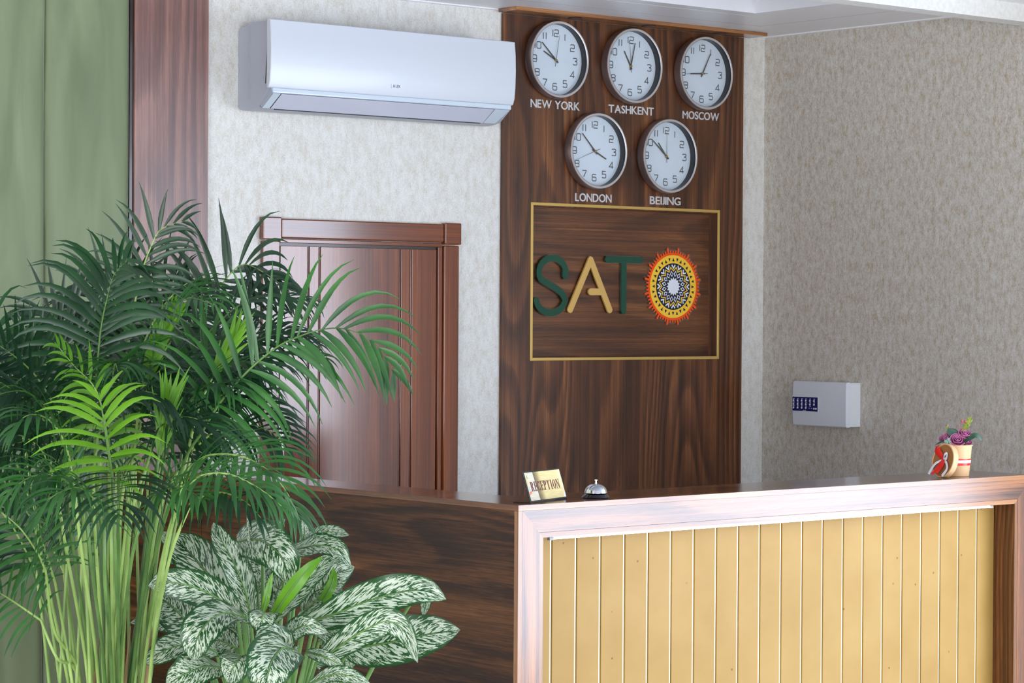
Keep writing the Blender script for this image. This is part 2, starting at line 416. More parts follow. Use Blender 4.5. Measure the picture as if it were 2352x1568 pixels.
def tag(o, label=None, cat=None, group=None, kind=None):
    if label: o['label'] = label
    if cat: o['category'] = cat
    if group: o['group'] = group
    if kind: o['kind'] = kind
    return o

def thing(name, loc, label, cat, rz=0.0, group=None, kind=None):
    o = bpy.data.objects.new(name, None); o.empty_display_size = .05
    COL.objects.link(o); o.location = loc; o.rotation_euler = (0, 0, rz)
    return tag(o, label, cat, group, kind)

def copy_tree(o, parent=None):
    c = o.copy(); COL.objects.link(c); c.parent = parent
    for ch in list(o.children): copy_tree(ch, c)
    return c

def stroke_poly(pts, w, caps=True, closed=False, nc=8):
    """outline polygon of a stroked 2D polyline with round caps"""
    P = [Vector(p) for p in pts]; n = len(P); L = []; R = []
    for i in range(n):
        a = P[max(i-1, 0)]; c = P[min(i+1, n-1)]
        if 0 < i < n-1:
            d1 = (P[i]-a).normalized(); d2 = (c-P[i]).normalized(); t = (d1+d2).normalized()
            k = min(1/max(.35, t.dot(d1)), 2.5)
        else:
            t = (c-a).normalized(); k = 1
        nn = Vector((-t.y, t.x))*(w/2*k)
        L.append(P[i]+nn); R.append(P[i]-nn)
    out = list(L)
    if caps:
        t = (P[-1]-P[-2]).normalized(); a0 = math.atan2(t.x, -t.y)
        a0 = math.atan2((L[-1]-P[-1]).y, (L[-1]-P[-1]).x)
        for k in range(1, nc): out.append(P[-1]+Vector((math.cos(a0-PI*k/nc), math.sin(a0-PI*k/nc)))*(w/2))
    out += R[::-1]
    if caps:
        a0 = math.atan2((R[0]-P[0]).y, (R[0]-P[0]).x)
        for k in range(1, nc): out.append(P[0]+Vector((math.cos(a0-PI*k/nc), math.sin(a0-PI*k/nc)))*(w/2))
    return [(p.x, p.y) for p in out]

def arc(cx, cy, r, a0, a1, n, ry=None):
    ry = r if ry is None else ry
    return [(cx+r*math.cos(math.radians(a0+(a1-a0)*i/n)), cy+ry*math.sin(math.radians(a0+(a1-a0)*i/n))) for i in range(n+1)]

def text_mesh(txt, size, extrude, bold=0.0, xs=1.0):
    cu = bpy.data.curves.new('t', 'FONT'); cu.body = txt; cu.size = size; cu.extrude = extrude; cu.offset = bold
    cu.align_x = 'LEFT'
    ob = bpy.data.objects.new('t', cu); COL.objects.link(ob)
    me = bpy.data.meshes.new_from_object(ob)
    bpy.data.objects.remove(ob); bpy.data.curves.remove(cu)
    # stand the text upright, facing -Y
    for v in me.vertices:
        v.co = Vector((v.co.x*xs, -v.co.z, v.co.y))
    return me

def catmull(pts, per=6):
    P = [Vector(p) for p in pts]; out = []
    for i in range(len(P)-1):
        p0 = P[max(i-1, 0)]; p1 = P[i]; p2 = P[i+1]; p3 = P[min(i+2, len(P)-1)]
        if i == 0: p0 = p1*2-p2
        if i == len(P)-2: p3 = p2*2-p1
        for k in range(per):
            t = k/per
            out.append(.5*((2*p1)+(p2-p0)*t+(2*p0-5*p1+4*p2-p3)*t*t+(3*p1-p0-3*p2+p3)*t**3))
    out.append(P[-1]); return out

# ------------------------------------------------------------------ the room
YW, XW = 7.474, 7.580           # back wall and right wall
ZC = 2.857                      # underside of the perimeter ceiling panels
def struct(mb, name, mat, **k):
    o = build(mb, name, mat, **k); o['kind'] = 'structure'; return o

NX0, NX1, NZ0, NZ1 = 6.302, 7.297, 1.530, 2.114      # logo niche opening
wb = MB()
wb.box((-3.2, YW, 0), (NX0-.01, YW+.16, 3.1)); wb.box((NX1+.01, YW, 0), (XW+.15, YW+.16, 3.1))
wb.box((NX0-.01, YW, 0), (NX1+.01, YW+.16, NZ0-.01)); wb.box((NX0-.01, YW, NZ1+.01), (NX1+.01, YW+.16, 3.1))
struct(wb, 'wall_back', M['wp_back'])
wr = MB()                                             # right wall with the tall window opening nearer the street
wr.box((XW, 4.46, 0), (XW+.15, YW, 3.1)); wr.box((XW, -3.2, 0), (XW+.15, -.6, 3.1))
wr.box((XW, -.6, 0), (XW+.15, 4.46, .04)); wr.box((XW, -.6, 2.62), (XW+.15, 4.46, 3.1))
struct(wr, 'wall_right', M['wp_right'])
wf = MB()
wf.box((-3.2, -3.2, 0), (XW, -3.05, .25)); wf.box((-3.2, -3.2, 2.75), (XW, -3.05, 3.1))
wf.box((-3.2, -3.2, .25), (-2.2, -3.05, 2.75)); wf.box((4.6, -3.2, .25), (XW, -3.05, 2.75))
struct(wf, 'wall_front', M['plaster'])
wl = MB()
wl.box((-3.35, -3.2, 0), (-3.2, 0, 3.1)); wl.box((-3.35, 4.4, 0), (-3.2, YW+.16, 3.1)); wl.box((-3.35, 0, 0), (-3.2, 4.4, .35)); wl.box((-3.35, 0, 2.65), (-3.2, 4.4, 3.1))
struct(wl, 'wall_left', M['plaster'])
struct(MB().box((-3.35, -3.2, -.1), (XW+.15, YW+.16, 0)), 'floor', M['floor'])
# ceiling: grey tray higher than the perimeter band of 25 cm panels
struct(MB().box((-3.2, -3.05, 2.975), (XW, YW, 3.1)), 'ceiling', M['tray'])
def band(name, y0, y1, xl, xr0, xr1, pl=True):
    """soffit planks along the back wall, mitred at the right corner"""
    return struct(MB().prism([(xl, y0), (xr0, y0), (xr1, y1), (xl, y1)], 2, ZC, ZC+.010 if pl else 2.975), name, M['pvc'])
g = .0018
KX = [(6.905, XW-.628), (6.985, XW-.560), (7.205, XW-.300), (7.462, XW-.012)]      # the mitre: y against x
def mitx(y):
    for (a, p), (b_, q) in zip(KX, KX[1:]):
        if y <= b_: return p+(q-p)*(y-a)/(b_-a)
    return KX[-1][1]
def mity(x):
    for (a, p), (b_, q) in zip(KX, KX[1:]):
        if x <= q: return a+(b_-a)*(x-p)/(q-p)
    return KX[-1][0]
def band(name, y0, y1, pl=True):
    band_o = MB().prism([(-3.2, y0), (mitx(y0), y0), (mitx(y1), y1), (-3.2, y1)], 2, ZC, ZC+.010 if pl else 2.975)
    return struct(band_o, name, M['pvc'])
def rband(name, x0, x1, pl=True):
    band_o = MB().prism([(x0, -3.0), (x1, -3.0), (x1, mity(x1)), (x0, mity(x0))], 2, ZC, ZC+.010 if pl else 2.975)
    return struct(band_o, name, M['pvc'])
band('trim_1', 7.205+g, 7.462); band('trim_2', 6.985+g, 7.205-g); band('trim_3', 6.905, 6.985-g, False)
rband('trim_4', XW-.300+g, XW-.012); rband('trim_5', XW-.560+g, XW-.300-g); rband('trim_6', XW-.628, XW-.560-g, False)
bk_ = MB(); bk_.box((-3.2, 6.99, ZC+.0001), (XW-.012, 7.462, 2.974)); bk_.box((XW-.555, -3.0, ZC+.0001), (XW-.012, 6.99, 2.974))
struct(bk_, 'trim_10', M['pvc_gap'])
# slim cove at the wall
struct(MB().prism([(YW, ZC-.006), (YW-.014, ZC-.004), (YW-.016, ZC+.01), (YW, ZC+.01)], 0, -3.2, XW), 'trim_7', M['pvc'])
struct(MB().prism([(XW, ZC-.006), (XW-.014, ZC-.004), (XW-.016, ZC+.01), (XW, ZC+.01)], 1, -3.0, YW-.016), 'trim_8', M['pvc'])
# plastered ceiling beam across the hall in front of the reception
struct(MB().box((-3.2, 6.03, 2.792), (XW, 6.12, 2.975)), 'trim_9', M['plaster'])
# side window, then unseen left and front windows added for the fill lights
def window(name, lo, hi, axis, n):
    o = MB(); t = .05
    a0, a1 = (lo[1], hi[1]) if axis == 0 else (lo[0], hi[0])
    def bar(p, q, z0, z1):
        if axis == 0: o.box((lo[0], p, z0), (hi[0], q, z1))
        else: o.box((p, lo[1], z0), (q, hi[1], z1))
    bar(a0, a1, lo[2], lo[2]+t); bar(a0, a1, hi[2]-t, hi[2])
    for k in range(n+1):
        c = a0+(a1-a0)*k/n; c0 = min(max(c-t/2, a0), a1-t); bar(c0, c0+t, lo[2]+t, hi[2]-t)
    return struct(o, name, M['window_white'])
window('window_1', (XW+.04, -.6, .04), (XW+.10, 4.46, 2.62), 0, 3)
window('added_window_left', (-3.29, 0, .35), (-3.23, 4.4, 2.65), 0, 3)
window('added_window_front', (-2.2, -3.15, .25), (4.6, -3.09, 2.75), 1, 4)

# ------------------------------------------------------------------ sage padded wall panels and timber pilaster at the left
def padded(x0, x1, y, label, group='sage padded wall panels'):
    mb = MB(); n = 26; top, bot = 2.845, .02; th = .012
    cols_ = []
    for i in range(n+1):
        u = i/n; e = min(u, 1-u)*(x1-x0)
        d = th*(1-math.exp(-e/.006))*(1+.10*math.sin(u*PI*3+x0*5)) + .0015*math.sin(u*17+x0*9)
        cols_.append((x0+(x1-x0)*u, y-d))
    rows = [bot+(top-bot)*k/18 for k in range(19)]
    vs_ = [(cx+.0008*math.sin(z*5+cx*30), cy+.0012*math.sin(z*4.3+cx*22), z) for z in rows for cx, cy in cols_]
    vs2 = [(cx, YW-.0005, z) for z in rows for cx, cy in cols_]
    W_ = n+1
    fs_ = [(r*W_+i, r*W_+i+1, (r+1)*W_+i+1, (r+1)*W_+i) for r in range(18) for i in range(n)]
    mb.add(vs_, fs_)
    k = len(mb.v); mb.v += vs2
    for r in range(18):
        for c_ in (0, n):
            mb.f.append((r*W_+c_, (r+1)*W_+c_, (r+1)*W_+c_+k, r*W_+c_+k))
    for r in (0, 18):
        for i in range(n): mb.f.append((r*W_+i, r*W_+i+1, r*W_+i+1+k, r*W_+i+k))
    o = build(mb, 'wall_panel', M['velvet'], smooth=True, angle=60)
    return tag(o, label, 'wall panel', group)
padded(4.190, 4.515, YW-.002, 'sage green padded wall panel right beside the brown timber pilaster')
padded(3.850, 4.186, YW-.010, 'sage green padded wall panel at the far left, its right edge standing proud')
pi_ = thing('pilaster', (4.68, YW, 0), 'x', 'pilaster')
def pil(mb, name, mat, **k):
    mb.v = [(p[0]-4.68, p[1]-YW, p[2]) for p in mb.v]
    return build(mb, name, mat, pi_, **k)
pil(MB().box((4.5305, 7.458, 0), (4.827, YW-.0004, 2.85)), 'face_board', M['column'], bevel=.0012)
pil(MB().box((4.516, 7.4655, 0), (4.5300, YW-.0004, 2.85)), 'shade_strip', M['groove'])  # dark strip standing in for the shade along the pilaster's left side
tag(pi_,
    'tall flat reddish brown timber pilaster between green panel and wallpaper', 'pilaster')

# ------------------------------------------------------------------ door
d = thing('door_1', (5.498, YW, 0), 'dark mahogany door with twin vertical grooves in a moulded casing', 'door', kind='structure')
ox, oy = 5.498, YW
def db(mb, name, mat, **k):
    mb.v = [(p[0]-ox, p[1]-oy, p[2]) for p in mb.v]
    return build(mb, name, mat, d, **k)
cas = MB(); cas.box((5.056, YW-.020, 0), (5.129, YW, 1.952)); cas.box((5.871, YW-.020, 0), (5.942, YW, 1.952))
db(cas, 'casing_side', M['door'], bevel=.004)
db(MB().box((5.1335, YW-.024, 1.962), (5.866, YW, 2.032)), 'casing_head', M['door_x'], bevel=.005)
db(MB().box((5.1335, YW-.014, 1.946), (5.866, YW, 1.960)), 'casing_bead', M['door_x'], bevel=.002)
db(MB().box((5.051, YW-.028, 1.955), (5.132, YW, 2.037)), 'corner_block', M['door_x'], bevel=.005)
db(MB().box((5.868, YW-.028, 1.955), (5.947, YW, 2.037)), 'corner_block', M['door_x'], bevel=.005)
st = MB(); st.box((5.130, YW-.008, 0), (5.136, YW, 1.946)); st.box((5.849, YW-.011, 0), (5.869, YW, 1.946))
db(st, 'door_stop', M['door'], bevel=.002)
leaf = MB(); xs = [5.140, 5.262, 5.311, 5.675, 5.725, 5.844]
for i in range(5):
    leaf.box((xs[i]+(.0045 if i else 0), YW-.006, .01), (xs[i+1]-(.0045 if i < 4 else 0), YW-.0002, 1.936))
lf = db(leaf, 'door_leaf', M['door'], bevel=.0018)
gb = MB()
for x in xs[1:5]: gb.box((x-.0045, YW-.0015, .01), (x+.0045, YW-.0001, 1.936))
gb.box((5.844, YW-.0015, .01), (5.849, YW-.0001, 1.94)); gb.box((5.136, YW-.0015, .01), (5.140, YW-.0001, 1.94)); gb.box((5.14, YW-.0015, 1.936), (5.849, YW-.0001, 1.946))
db(gb, 'groove_line', M['groove'])
for x in xs[1:5]:
    bd = MB().tube([(x, YW-.0025, .012), (x, YW-.0025, 1.934)], .0014, 8)
    db(bd, 'groove_bead', M['steel_side'], smooth=True)
for z0, z1 in ((1.619, 1.747), (1.178, 1.306), (.25, .378)):
    h = MB(); zz = z0
    for a, b_ in ((z0, z0+.045), (z0+.047, z0+.08), (z0+.082, z1)):
        h.lathe([(.0001, a), (.0062, a), (.0062, b_), (.0001, b_)], 16, (5.148, YW-.013, 0))
    h.lathe([(.0001, z1), (.0045, z1), (.0035, z1+.006), (.0001, z1+.008)], 16, (5.148, YW-.013, 0))
    h.box((5.134, YW-.011, z0), (5.147, YW-.006, z1))
    db(h, 'hinge', M['steel'], smooth=True)

# ------------------------------------------------------------------ walnut feature panel with cornice board, niche and gold frame
PF = 7.458
fp = thing('feature_panel', (6.79, YW, 0), 'tall walnut feature panel on the back wall carrying the clocks and the framed niche', 'wall panel')
fx, fy = 6.79, YW
def fb(mb, name, mat, par=None, **k):
    mb.v = [(p[0]-fx, p[1]-fy, p[2]) for p in mb.v]
    return build(mb, name, mat, fp if par is None else par, **k)
PX0, PX1 = 6.156, 7.441
bd = MB()
bd.box((PX0, PF, 0), (NX0, YW, 2.842)); bd.box((NX1, PF, 0), (PX1, YW, 2.842))
bd.box((NX0, PF, 0), (NX1, YW, NZ0)); bd.box((NX0, PF, NZ1), (NX1, YW, 2.842))
board = fb(bd, 'board', M['walnut_v'])
nb = MB(); nb.box((NX0-.005, 7.508, NZ0-.005), (NX1+.005, 7.52, NZ1+.005))
fb(nb, 'niche_back', M['walnut_x'])
ns = MB(); e = .004
ns.box((NX0-e, PF+.0005, NZ0-e), (NX0+.0008, 7.5085, NZ1+e)); ns.box((NX1-.0008, PF+.0005, NZ0-e), (NX1+e, 7.5085, NZ1+e))
ns.box((NX0, PF+.0005, NZ0-e), (NX1, 7.5085, NZ0+.0008)); ns.box((NX0, PF+.0005, NZ1-.0008), (NX1, 7.5085, NZ1+e))
fb(ns, 'niche_lining', M['walnut_v'])
gf = MB(); gw = .0115
def frm(mb, x0, x1, z0, z1, w_, y0, y1):
    mb.prism([(x0, z0), (x1, z0), (x1-w_, z0+w_), (x0+w_, z0+w_)], 1, y0, y1)
    mb.prism([(x0, z1), (x0+w_, z1-w_), (x1-w_, z1-w_), (x1, z1)], 1, y0, y1)
    mb.prism([(x0, z0), (x0+w_, z0+w_), (x0+w_, z1-w_), (x0, z1)], 1, y0, y1)
    mb.prism([(x1, z0), (x1, z1), (x1-w_, z1-w_), (x1-w_, z0+w_)], 1, y0, y1)
frm(gf, NX0-.008, NX1+.010, NZ0-.012, NZ1+.014, gw, PF-.0045, PF+.0005)
fb(gf, 'gold_frame', M['gold'], bevel=.0012)
cp = fb(MB().box((6.128, 7.350, 2.843), (7.470, YW-.0165, 2.8565)), 'cornice_board', M['edge_x'], bevel=.001)
for x in (6.47, 6.86, 7.25):
    sp_ = MB().lathe([(.0001, 2.8425), (.026, 2.8425), (.030, 2.8400), (.022, 2.838), (.0001, 2.838)], 28, (x, 7.405, 0))
    fb(sp_, 'downlight', M['steel_side'], smooth=True)

# ------------------------------------------------------------------ wall clocks
def digit_strokes(ch):
    """squarish rounded numerals in a box 0..1 (x) by 0..1.25 (z)"""
    r = .22
    def rr(x0, y0, x1, y1, corners, start):  # helper not used for all
        pass
    q = lambda cx, cy, a0, a1: arc(cx, cy, r, a0, a1, 4)
    H = 1.2
    if ch == '0': return [q(1-r, H-r, 0, 90)+q(r, H-r, 90, 180)+q(r, r, 180, 270)+q(1-r, r, 270, 360)+[(1, H-r)]]
    if ch == '1': return [[(.28, 0), (.28, H)]]
    if ch == '2': return [[(.04, H-.12)]+q(r, H-r, 150, 90)+q(1-r, H-r, 90, 0)+[(1, .75)]+q(1-r, .72, 0, -80)+q(r, .42-.02, 110, 180)+[(0, 0), (1, 0)]]
    if ch == '3': return [[(.02, H-.14)]+q(r, H-r, 150, 90)+q(1-r, H-r, 90, -60)+[(.45, .62)], [(.45, .62)]+q(1-r, .62-r, 80, 0)+q(1-r, r, 0, -90)+q(r, r, -90, -160)]
    if ch == '4': return [[(.78, 0), (.78, H), (0, .30), (1.05, .30)]]
    if ch == '5': return [[(.95, H), (.08, H), (.05, .66), (.75, .72)]+q(1-r, .72-r, 80, 0)+q(1-r, r, 0, -90)+q(r, r, -90, -160)]
    if ch == '6': return [[(.95, H-.12)]+q(1-r, H-r, 40, 90)+q(r, H-r, 90, 180)+q(r, r, 180, 270)+q(1-r, r, 270, 360)+q(1-r, .70-r, 0, 90)+[(.06, .70)]]
    if ch == '7': return [[(0, H), (1, H), (1, H-.1), (.35, 0)]]
    if ch == '8': return [q(1-r, H-r, 0, 90)+q(r, H-r, 90, 180)+q(r, .62+r, 180, 250)+[(.5, .62)]+q(1-r, .62+r, -70, 0)+[(1, H-r)],
                          q(1-r, .62-r, 0, 90)+q(r, .62-r, 90, 180)+q(r, r, 180, 270)+q(1-r, r, 270, 360)+[(1, .62-r)]]
    if ch == '9': return [[(.05, .12)]+q(r, r, 220, 270)+q(1-r, r, 270, 360)+q(1-r, H-r, 0, 90)+q(r, H-r, 90, 180)+q(r, .5+r, 180, 270)+[(.94, .5)]]
    return []

def make_clock():
    root = thing('wall_clock', (0, 0, 0), 'x', 'clock')
    n = 96
    build(MB().lathe([(.132, .0), (.146, -.001), (.1500, -.010), (.1505, -.020), (.1485, -.036), (.1460, -.0415)], n, axis=1), 'case', M['steel_side'], root, smooth=True, angle=50)
    build(MB().lathe([(.1375, -.028), (.1378, -.0425), (.1400, -.0440), (.1462, -.0436), (.1475, -.0405)], n, axis=1), 'bezel', M['steel'], root, smooth=True, angle=50)
    build(MB().lathe([(.1371, -.0108), (.1371, -.0425), (.1378, -.0425), (.1378, -.0108)], n, axis=1), 'inner_rim', M['black'], root, smooth=True, angle=50)
    dial = build(MB().lathe([(.1378, -.0100), (.1378, -.0112), (.0001, -.0112)], n, axis=1), 'dial', M['face'], root)
    nm = MB()
    for h in range(1, 13):
        a = math.radians(90-30*h); cx, cz = .1030*math.cos(a), .1035*math.sin(a)
        tx = str(h); hgt = .0255; ww = .0205
        adv = {'1': .0140}
        wid = [adv.get(c, .0262) for c in tx]; tot = sum(wid)-(.0262-ww if tx[-1] != '1' else 0)
        x = cx-tot/2
        for c, wd in zip(tx, wid):
            for stx in digit_strokes(c):
                pl = stroke_poly([(x+px*ww, cz-hgt/2+pz*hgt/1.2) for px, pz in stx], .0037, caps=False)
                nseg = len(stx)
                k = len(nm.v)
                for p in pl: nm.v.append((p[0], -.0118, p[1]))
                for i in range(nseg-1):
                    nm.f.append((k+i, k+i+1, k+2*nseg-2-i, k+2*nseg-1-i))
            x += wd
    build(nm, 'numerals', M['numeral'], dial, recalc=False)
    def hand(name, L, w0, w1, tail, y, mat):
        mb = MB().prism([(-w0, -tail), (w0, -tail), (w0*1.0, 0), (w1, L), (0, L+w1), (-w1, L), (-w0, 0)], 1, y, y-.0009)
        return build(mb, name, mat, root)
    hand('hour_hand', .066, .0030, .0022, .014, -.0145, M['hand'])
    hand('minute_hand', .094, .0028, .0018, .016, -.0165, M['hand'])
    hand('second_hand', .098, .0010, .0004, .026, -.0185, M['numeral'])
    build(MB().lathe([(.0001, -.0215), (.0045, -.0210), (.0050, -.0120)], 20, axis=1), 'hub', M['brass'], root, smooth=True)
    build(MB().lathe([(.1370, -.0375), (.0001, -.0385)], n, axis=1), 'glass', M['glass'], root, smooth=True)
    return root
clk = make_clock()
cc = [('NEW YORK', 6.403, 2.680, -63, -47.5, 10, 'round steel-rimmed wall clock above the NEW YORK lettering, leftmost of the upper row'),
      ('TASHKENT', 6.796, 2.682, -31, 13.4, -6, 'round steel-rimmed wall clock above the TASHKENT lettering, middle of the upper row'),
      ('MOSCOW', 7.190, 2.678, -94, 28, 266, 'round steel-rimmed wall clock above the MOSCOW lettering, nearest the room corner'),
      ('LONDON', 6.609, 2.337, 115.5, -45, 249, 'round steel-rimmed wall clock above the LONDON lettering, left of the lower pair'),
      ('BEIJING', 6.992, 2.334, -39.5, -51, 0, 'round steel-rimmed wall clock above the BEIJING lettering, right of the lower pair')]
for i, (nm_, x, z, hh, mh, shd, lab) in enumerate(cc):
    o = clk if i == 0 else copy_tree(clk)
    o.location = (x, PF, z); o['label'] = lab; o['group'] = 'world time clocks on the walnut panel'
    for ch in o.children:
        b0 = ch.name.split('.')[0]
        if b0 in ('hour_hand', 'minute_hand', 'second_hand'):
            ang = {'hour_hand': hh, 'minute_hand': mh, 'second_hand': shd}[b0]
            ch.rotation_euler = (0, math.radians(ang), 0)

# city names, each letter a raised metal letter
def word(txt, x0, x1, z, label, size=.0305):
    t = thing('city_name', (x0, PF, z), label, 'lettering', group='city names under the clocks')
    meshes = []
    xs_ = 0; recs = []
    for ch in txt:
        if ch == ' ': xs_ += .013; continue
        me = text_mesh(ch, 1.0, .0, 0.0)
        zs = [v.co.z for v in me.vertices]; xx = [v.co.x for v in me.vertices]
        h = max(zs)-min(zs); sc = size/ (h if ch != ' ' else 1)
        wd = (max(xx)-min(xx))*sc
        bpy.data.meshes.remove(me)
        me = text_mesh(ch, sc, .0018, 0 if ch == 'M' else .0006)
        mnx = min(v.co.x for v in me.vertices); mnz = min(v.co.z for v in me.vertices); mny = max(v.co.y for v in me.vertices)
        for v in me.vertices: v.co = Vector((v.co.x-mnx, v.co.y-mny-.0002, v.co.z-mnz))
        recs.append((me, xs_, ch)); xs_ += wd+.0042
    tot = xs_-.0042; k = (x1-x0)/tot
    for me, xo, ch in recs:
        for v in me.vertices: v.co.x = (v.co.x+xo)*k
        o = bpy.data.objects.new('letter', me); finish(o, 'letter', M['letter_metal'], t)
    return t
word('NEW YORK', 6.288, 6.537, 2.492, 'silver raised lettering NEW YORK under the top left clock')
word('TASHKENT', 6.691, 6.932, 2.494, 'silver raised lettering TASHKENT under the top middle clock')
word('MOSCOW', 7.093, 7.296, 2.492, 'silver raised lettering MOSCOW under the top right clock')
word('LONDON', 6.519, 6.708, 2.139, 'silver raised lettering LONDON under the lower left clock')
word('BEIJING', 6.916, 7.083, 2.140, 'silver raised lettering BEIJING under the lower right clock')

# ------------------------------------------------------------------ SATO logo sign inside the niche
YN = 7.508
kk = 7.490/7.450
def lx(x): return x*kk
def lz(z): return 1.7+(z-1.7)*kk
sg = thing('logo_sign', (6.79, YN, 1.70), 'SATO logo of green and gold letters with a round orange emblem, inside the niche', 'sign')
def sgb(polys, name, mat, y0, y1, par=None, label=None, bevel=0.0):
    mb = MB()
    for i, p in enumerate(polys): mb.prism([(a-6.79, b_-1.70) for a, b_ in p], 1, y0-YN+.00006*((i % 7)+1 if i else 0), y1-YN-.00006*((i % 7)+1 if i else 0))
    o = build(mb, name, mat, par or sg, bevel=bevel)
    if label: o['label'] = label
    return o
W1 = .0265
cxs = (6.302+6.487)/2*kk; rs = (.1850/2-W1/2)*1.0
zt, zb_ = lz(1.928)-W1/2, lz(1.690)+W1/2
zm = (zt+zb_)/2
ru = (zt-zm)/2+.002
rx = .068
ctl = arc(cxs+.010, zt-ru, rx, -14, 188, 9, ru) + [(cxs-.050, zm+.026), (cxs-.016, zm+.008), (cxs+.022, zm-.008), (cxs+.056, zm-.028)] + arc(cxs+.001, zb_+ru, rx+.006, -4, -172, 9, ru)
S = [(p.x, p.y) for p in catmull([(a, b_, 0) for a, b_ in ctl], 4)]
ap = (lx(6.602), lz(1.925)-W1/2); al = (lx(6.497), lz(1.703)+W1/2); ar = (lx(6.704), lz(1.703)+W1/2)
fr = .36
cr = (ar[0]+(ap[0]-ar[0])*fr, ar[1]+(ap[1]-ar[1])*fr); cl = (cr[0]-.064, cr[1])
TT = [[(lx(6.682)+W1/2-.004, lz(1.9155)), (lx(6.868), lz(1.9155))], [(lx(6.778), lz(1.9155)), (lx(6.778), lz(1.700)+W1/2)]]
for nm_, sts, mt_, lab in (('letter', [S], 'green_acryl', 'dark green letter S'), ('letter', [[al, ap], [ap, ar], [cl, cr]], 'gold_acryl', 'gold letter A'), ('letter', TT, 'green_acryl', 'dark green letter T')):
    o = sgb([stroke_poly(a_, W1) for a_ in sts], nm_, M[mt_], YN-.0142, YN-.007, label=lab)
    sgb([stroke_poly(a_, W1+.0045) for a_ in sts], 'clear_backing', M['acrylic_clear'], YN-.0075, YN-.0005, par=o)
EX, EZ, R0 = lx(7.051), lz(1.812), .1275
def pol(r, a): return (EX+r*math.sin(a), EZ+r*math.cos(a))
def ring_poly(rfun, n): return [pol(rfun(i), 2*PI*i/n) for i in range(n)]
def emb(polys, name, mat, layer, par):
    return sgb(polys, name, mat, YN-.0075-.0009*layer, YN-.0066-.0009*layer, par)
rays = [stroke_poly([pol(.130, a), pol((.154 if k % 4 == 0 else .1425+(.002 if k % 2 else 0)), a)], .0088 if k % 4 == 0 else .0072)
        for k in range(64) for a in [2*PI*(k+.0)/64+PI/16]]
circ = [pol(.1365, 2*PI*i/96) for i in range(96)]
em = emb([circ]+rays, 'emblem', M['orange'], 0, None); em['label'] = 'round folk sun emblem with orange rays'
bk = [pol((.163 if (i//2) % 4 == 0 else .152), 2*PI*i/128+PI/16) for i in range(128)]
sgb([bk], 'clear_backing', M['acrylic_clear'], YN-.0062, YN-.0008, par=em)
emb([[pol(R0, 2*PI*i/96) for i in range(96)]], 'yellow_disc', M['yellow'], 1, em)
tri = []
for k in range(32):
    a = 2*PI*k/32
    ro_, ri_ = (.1165, .1025)
    if k % 2 == 0: tri.append([pol(ro_, a), pol(ri_, a+.062), pol(ri_, a-.062)])
    else: tri.append([pol(ri_, a), pol(ro_, a-.050), pol(ro_, a+.050)])
navy = [[pol(.0945, 2*PI*i/96) for i in range(96)]]
emb(navy+tri, 'navy_pattern', M['navy'], 2, em)
def zig(r_in, r_out, w_, n=16, off=0):
    """closed zigzag band as quads"""
    P = [pol(r_out if i % 2 == 0 else r_in, PI*i/n+off) for i in range(2*n)]
    Q = [pol((r_out if i % 2 == 0 else r_in)-w_, PI*i/n+off) for i in range(2*n)]
    return [[P[i], P[(i+1) % (2*n)], Q[(i+1) % (2*n)], Q[i]] for i in range(2*n)]
emb(zig(.0665, .0825, .0062, 16, PI/16), 'yellow_zigzag', M['yellow'], 3, em)
vv = []
for k in range(16):
    a = 2*PI*k/16
    vv.append([pol(.0705, a), pol(.0865, a+.135), pol(.0905, a+.085), pol(.0795, a)])
    vv.append([pol(.0705, a), pol(.0795, a), pol(.0905, a-.085), pol(.0865, a-.135)])
    b1 = a+PI/16
    d0, d1, dw = .0395, .0655, .19
    vv.append([pol(d1, b1), pol((d0+d1)/2, b1+dw*.9), pol(d0, b1), pol((d0+d1)/2, b1-dw*.9)])
star = [pol(.0385 if i % 2 == 0 else .0285, PI*i/16) for i in range(32)]
emb(vv+[], 'white_chevrons', M['white'], 3, em)
nn = []
for k in range(16):
    b1 = 2*PI*k/16+PI/16
    nn.append([pol(.0595, b1), pol(.052, b1+.085), pol(.0445, b1), pol(.052, b1-.085)])
emb(nn, 'navy_diamonds', M['navy'], 4, em)
emb([star], 'white_star', M['white'], 3.4, em)

# ------------------------------------------------------------------ air conditioner
ac = thing('air_conditioner', (5.5, YW, 2.40), 'long white split air conditioner high on the wall above the door', 'air conditioner')
def ab(mb, name, mat, par=None, **k):
    mb.v = [(p[0]-5.5, p[1]-YW, p[2]-2.40) for p in mb.v]
    return build(mb, name, mat, par or ac, **k)
AX0, AX1 = 4.956, 6.044
body = [(YW-.0005, 2.425), (YW-.0005, 2.685), (YW-.012, 2.695), (YW-.05, 2.697), (YW-.062, 2.705), (YW-.075, 2.7095), (7.285, 2.709), (7.278, 2.60), (7.280, 2.50), (7.287, 2.470),
        (7.305, 2.448), (7.330, 2.425), (7.352, 2.408), (YW-.07, 2.402), (YW-.03, 2.404), (YW-.006, 2.412)]
ab(MB().prism(body, 0, AX0+.004, AX1-.004), 'body', M['grey_plastic'], bevel=.003)
lid = [(7.283, 2.7105), (7.262, 2.709), (7.256, 2.66), (7.254, 2.60), (7.256, 2.54), (7.261, 2.497), (7.270, 2.474), (7.283, 2.472)]
ab(MB().prism(lid, 0, AX0-.006, AX1+.004), 'front_cover', M['white_plastic'], bevel=.003, smooth=True, angle=30)
lipp = [(7.283, 2.4735), (7.268, 2.4735), (7.2665, 2.458), (7.283, 2.452)]
ab(MB().prism(lipp, 0, AX0+.012, AX1-.008), 'lip', M['lip'], bevel=.002)
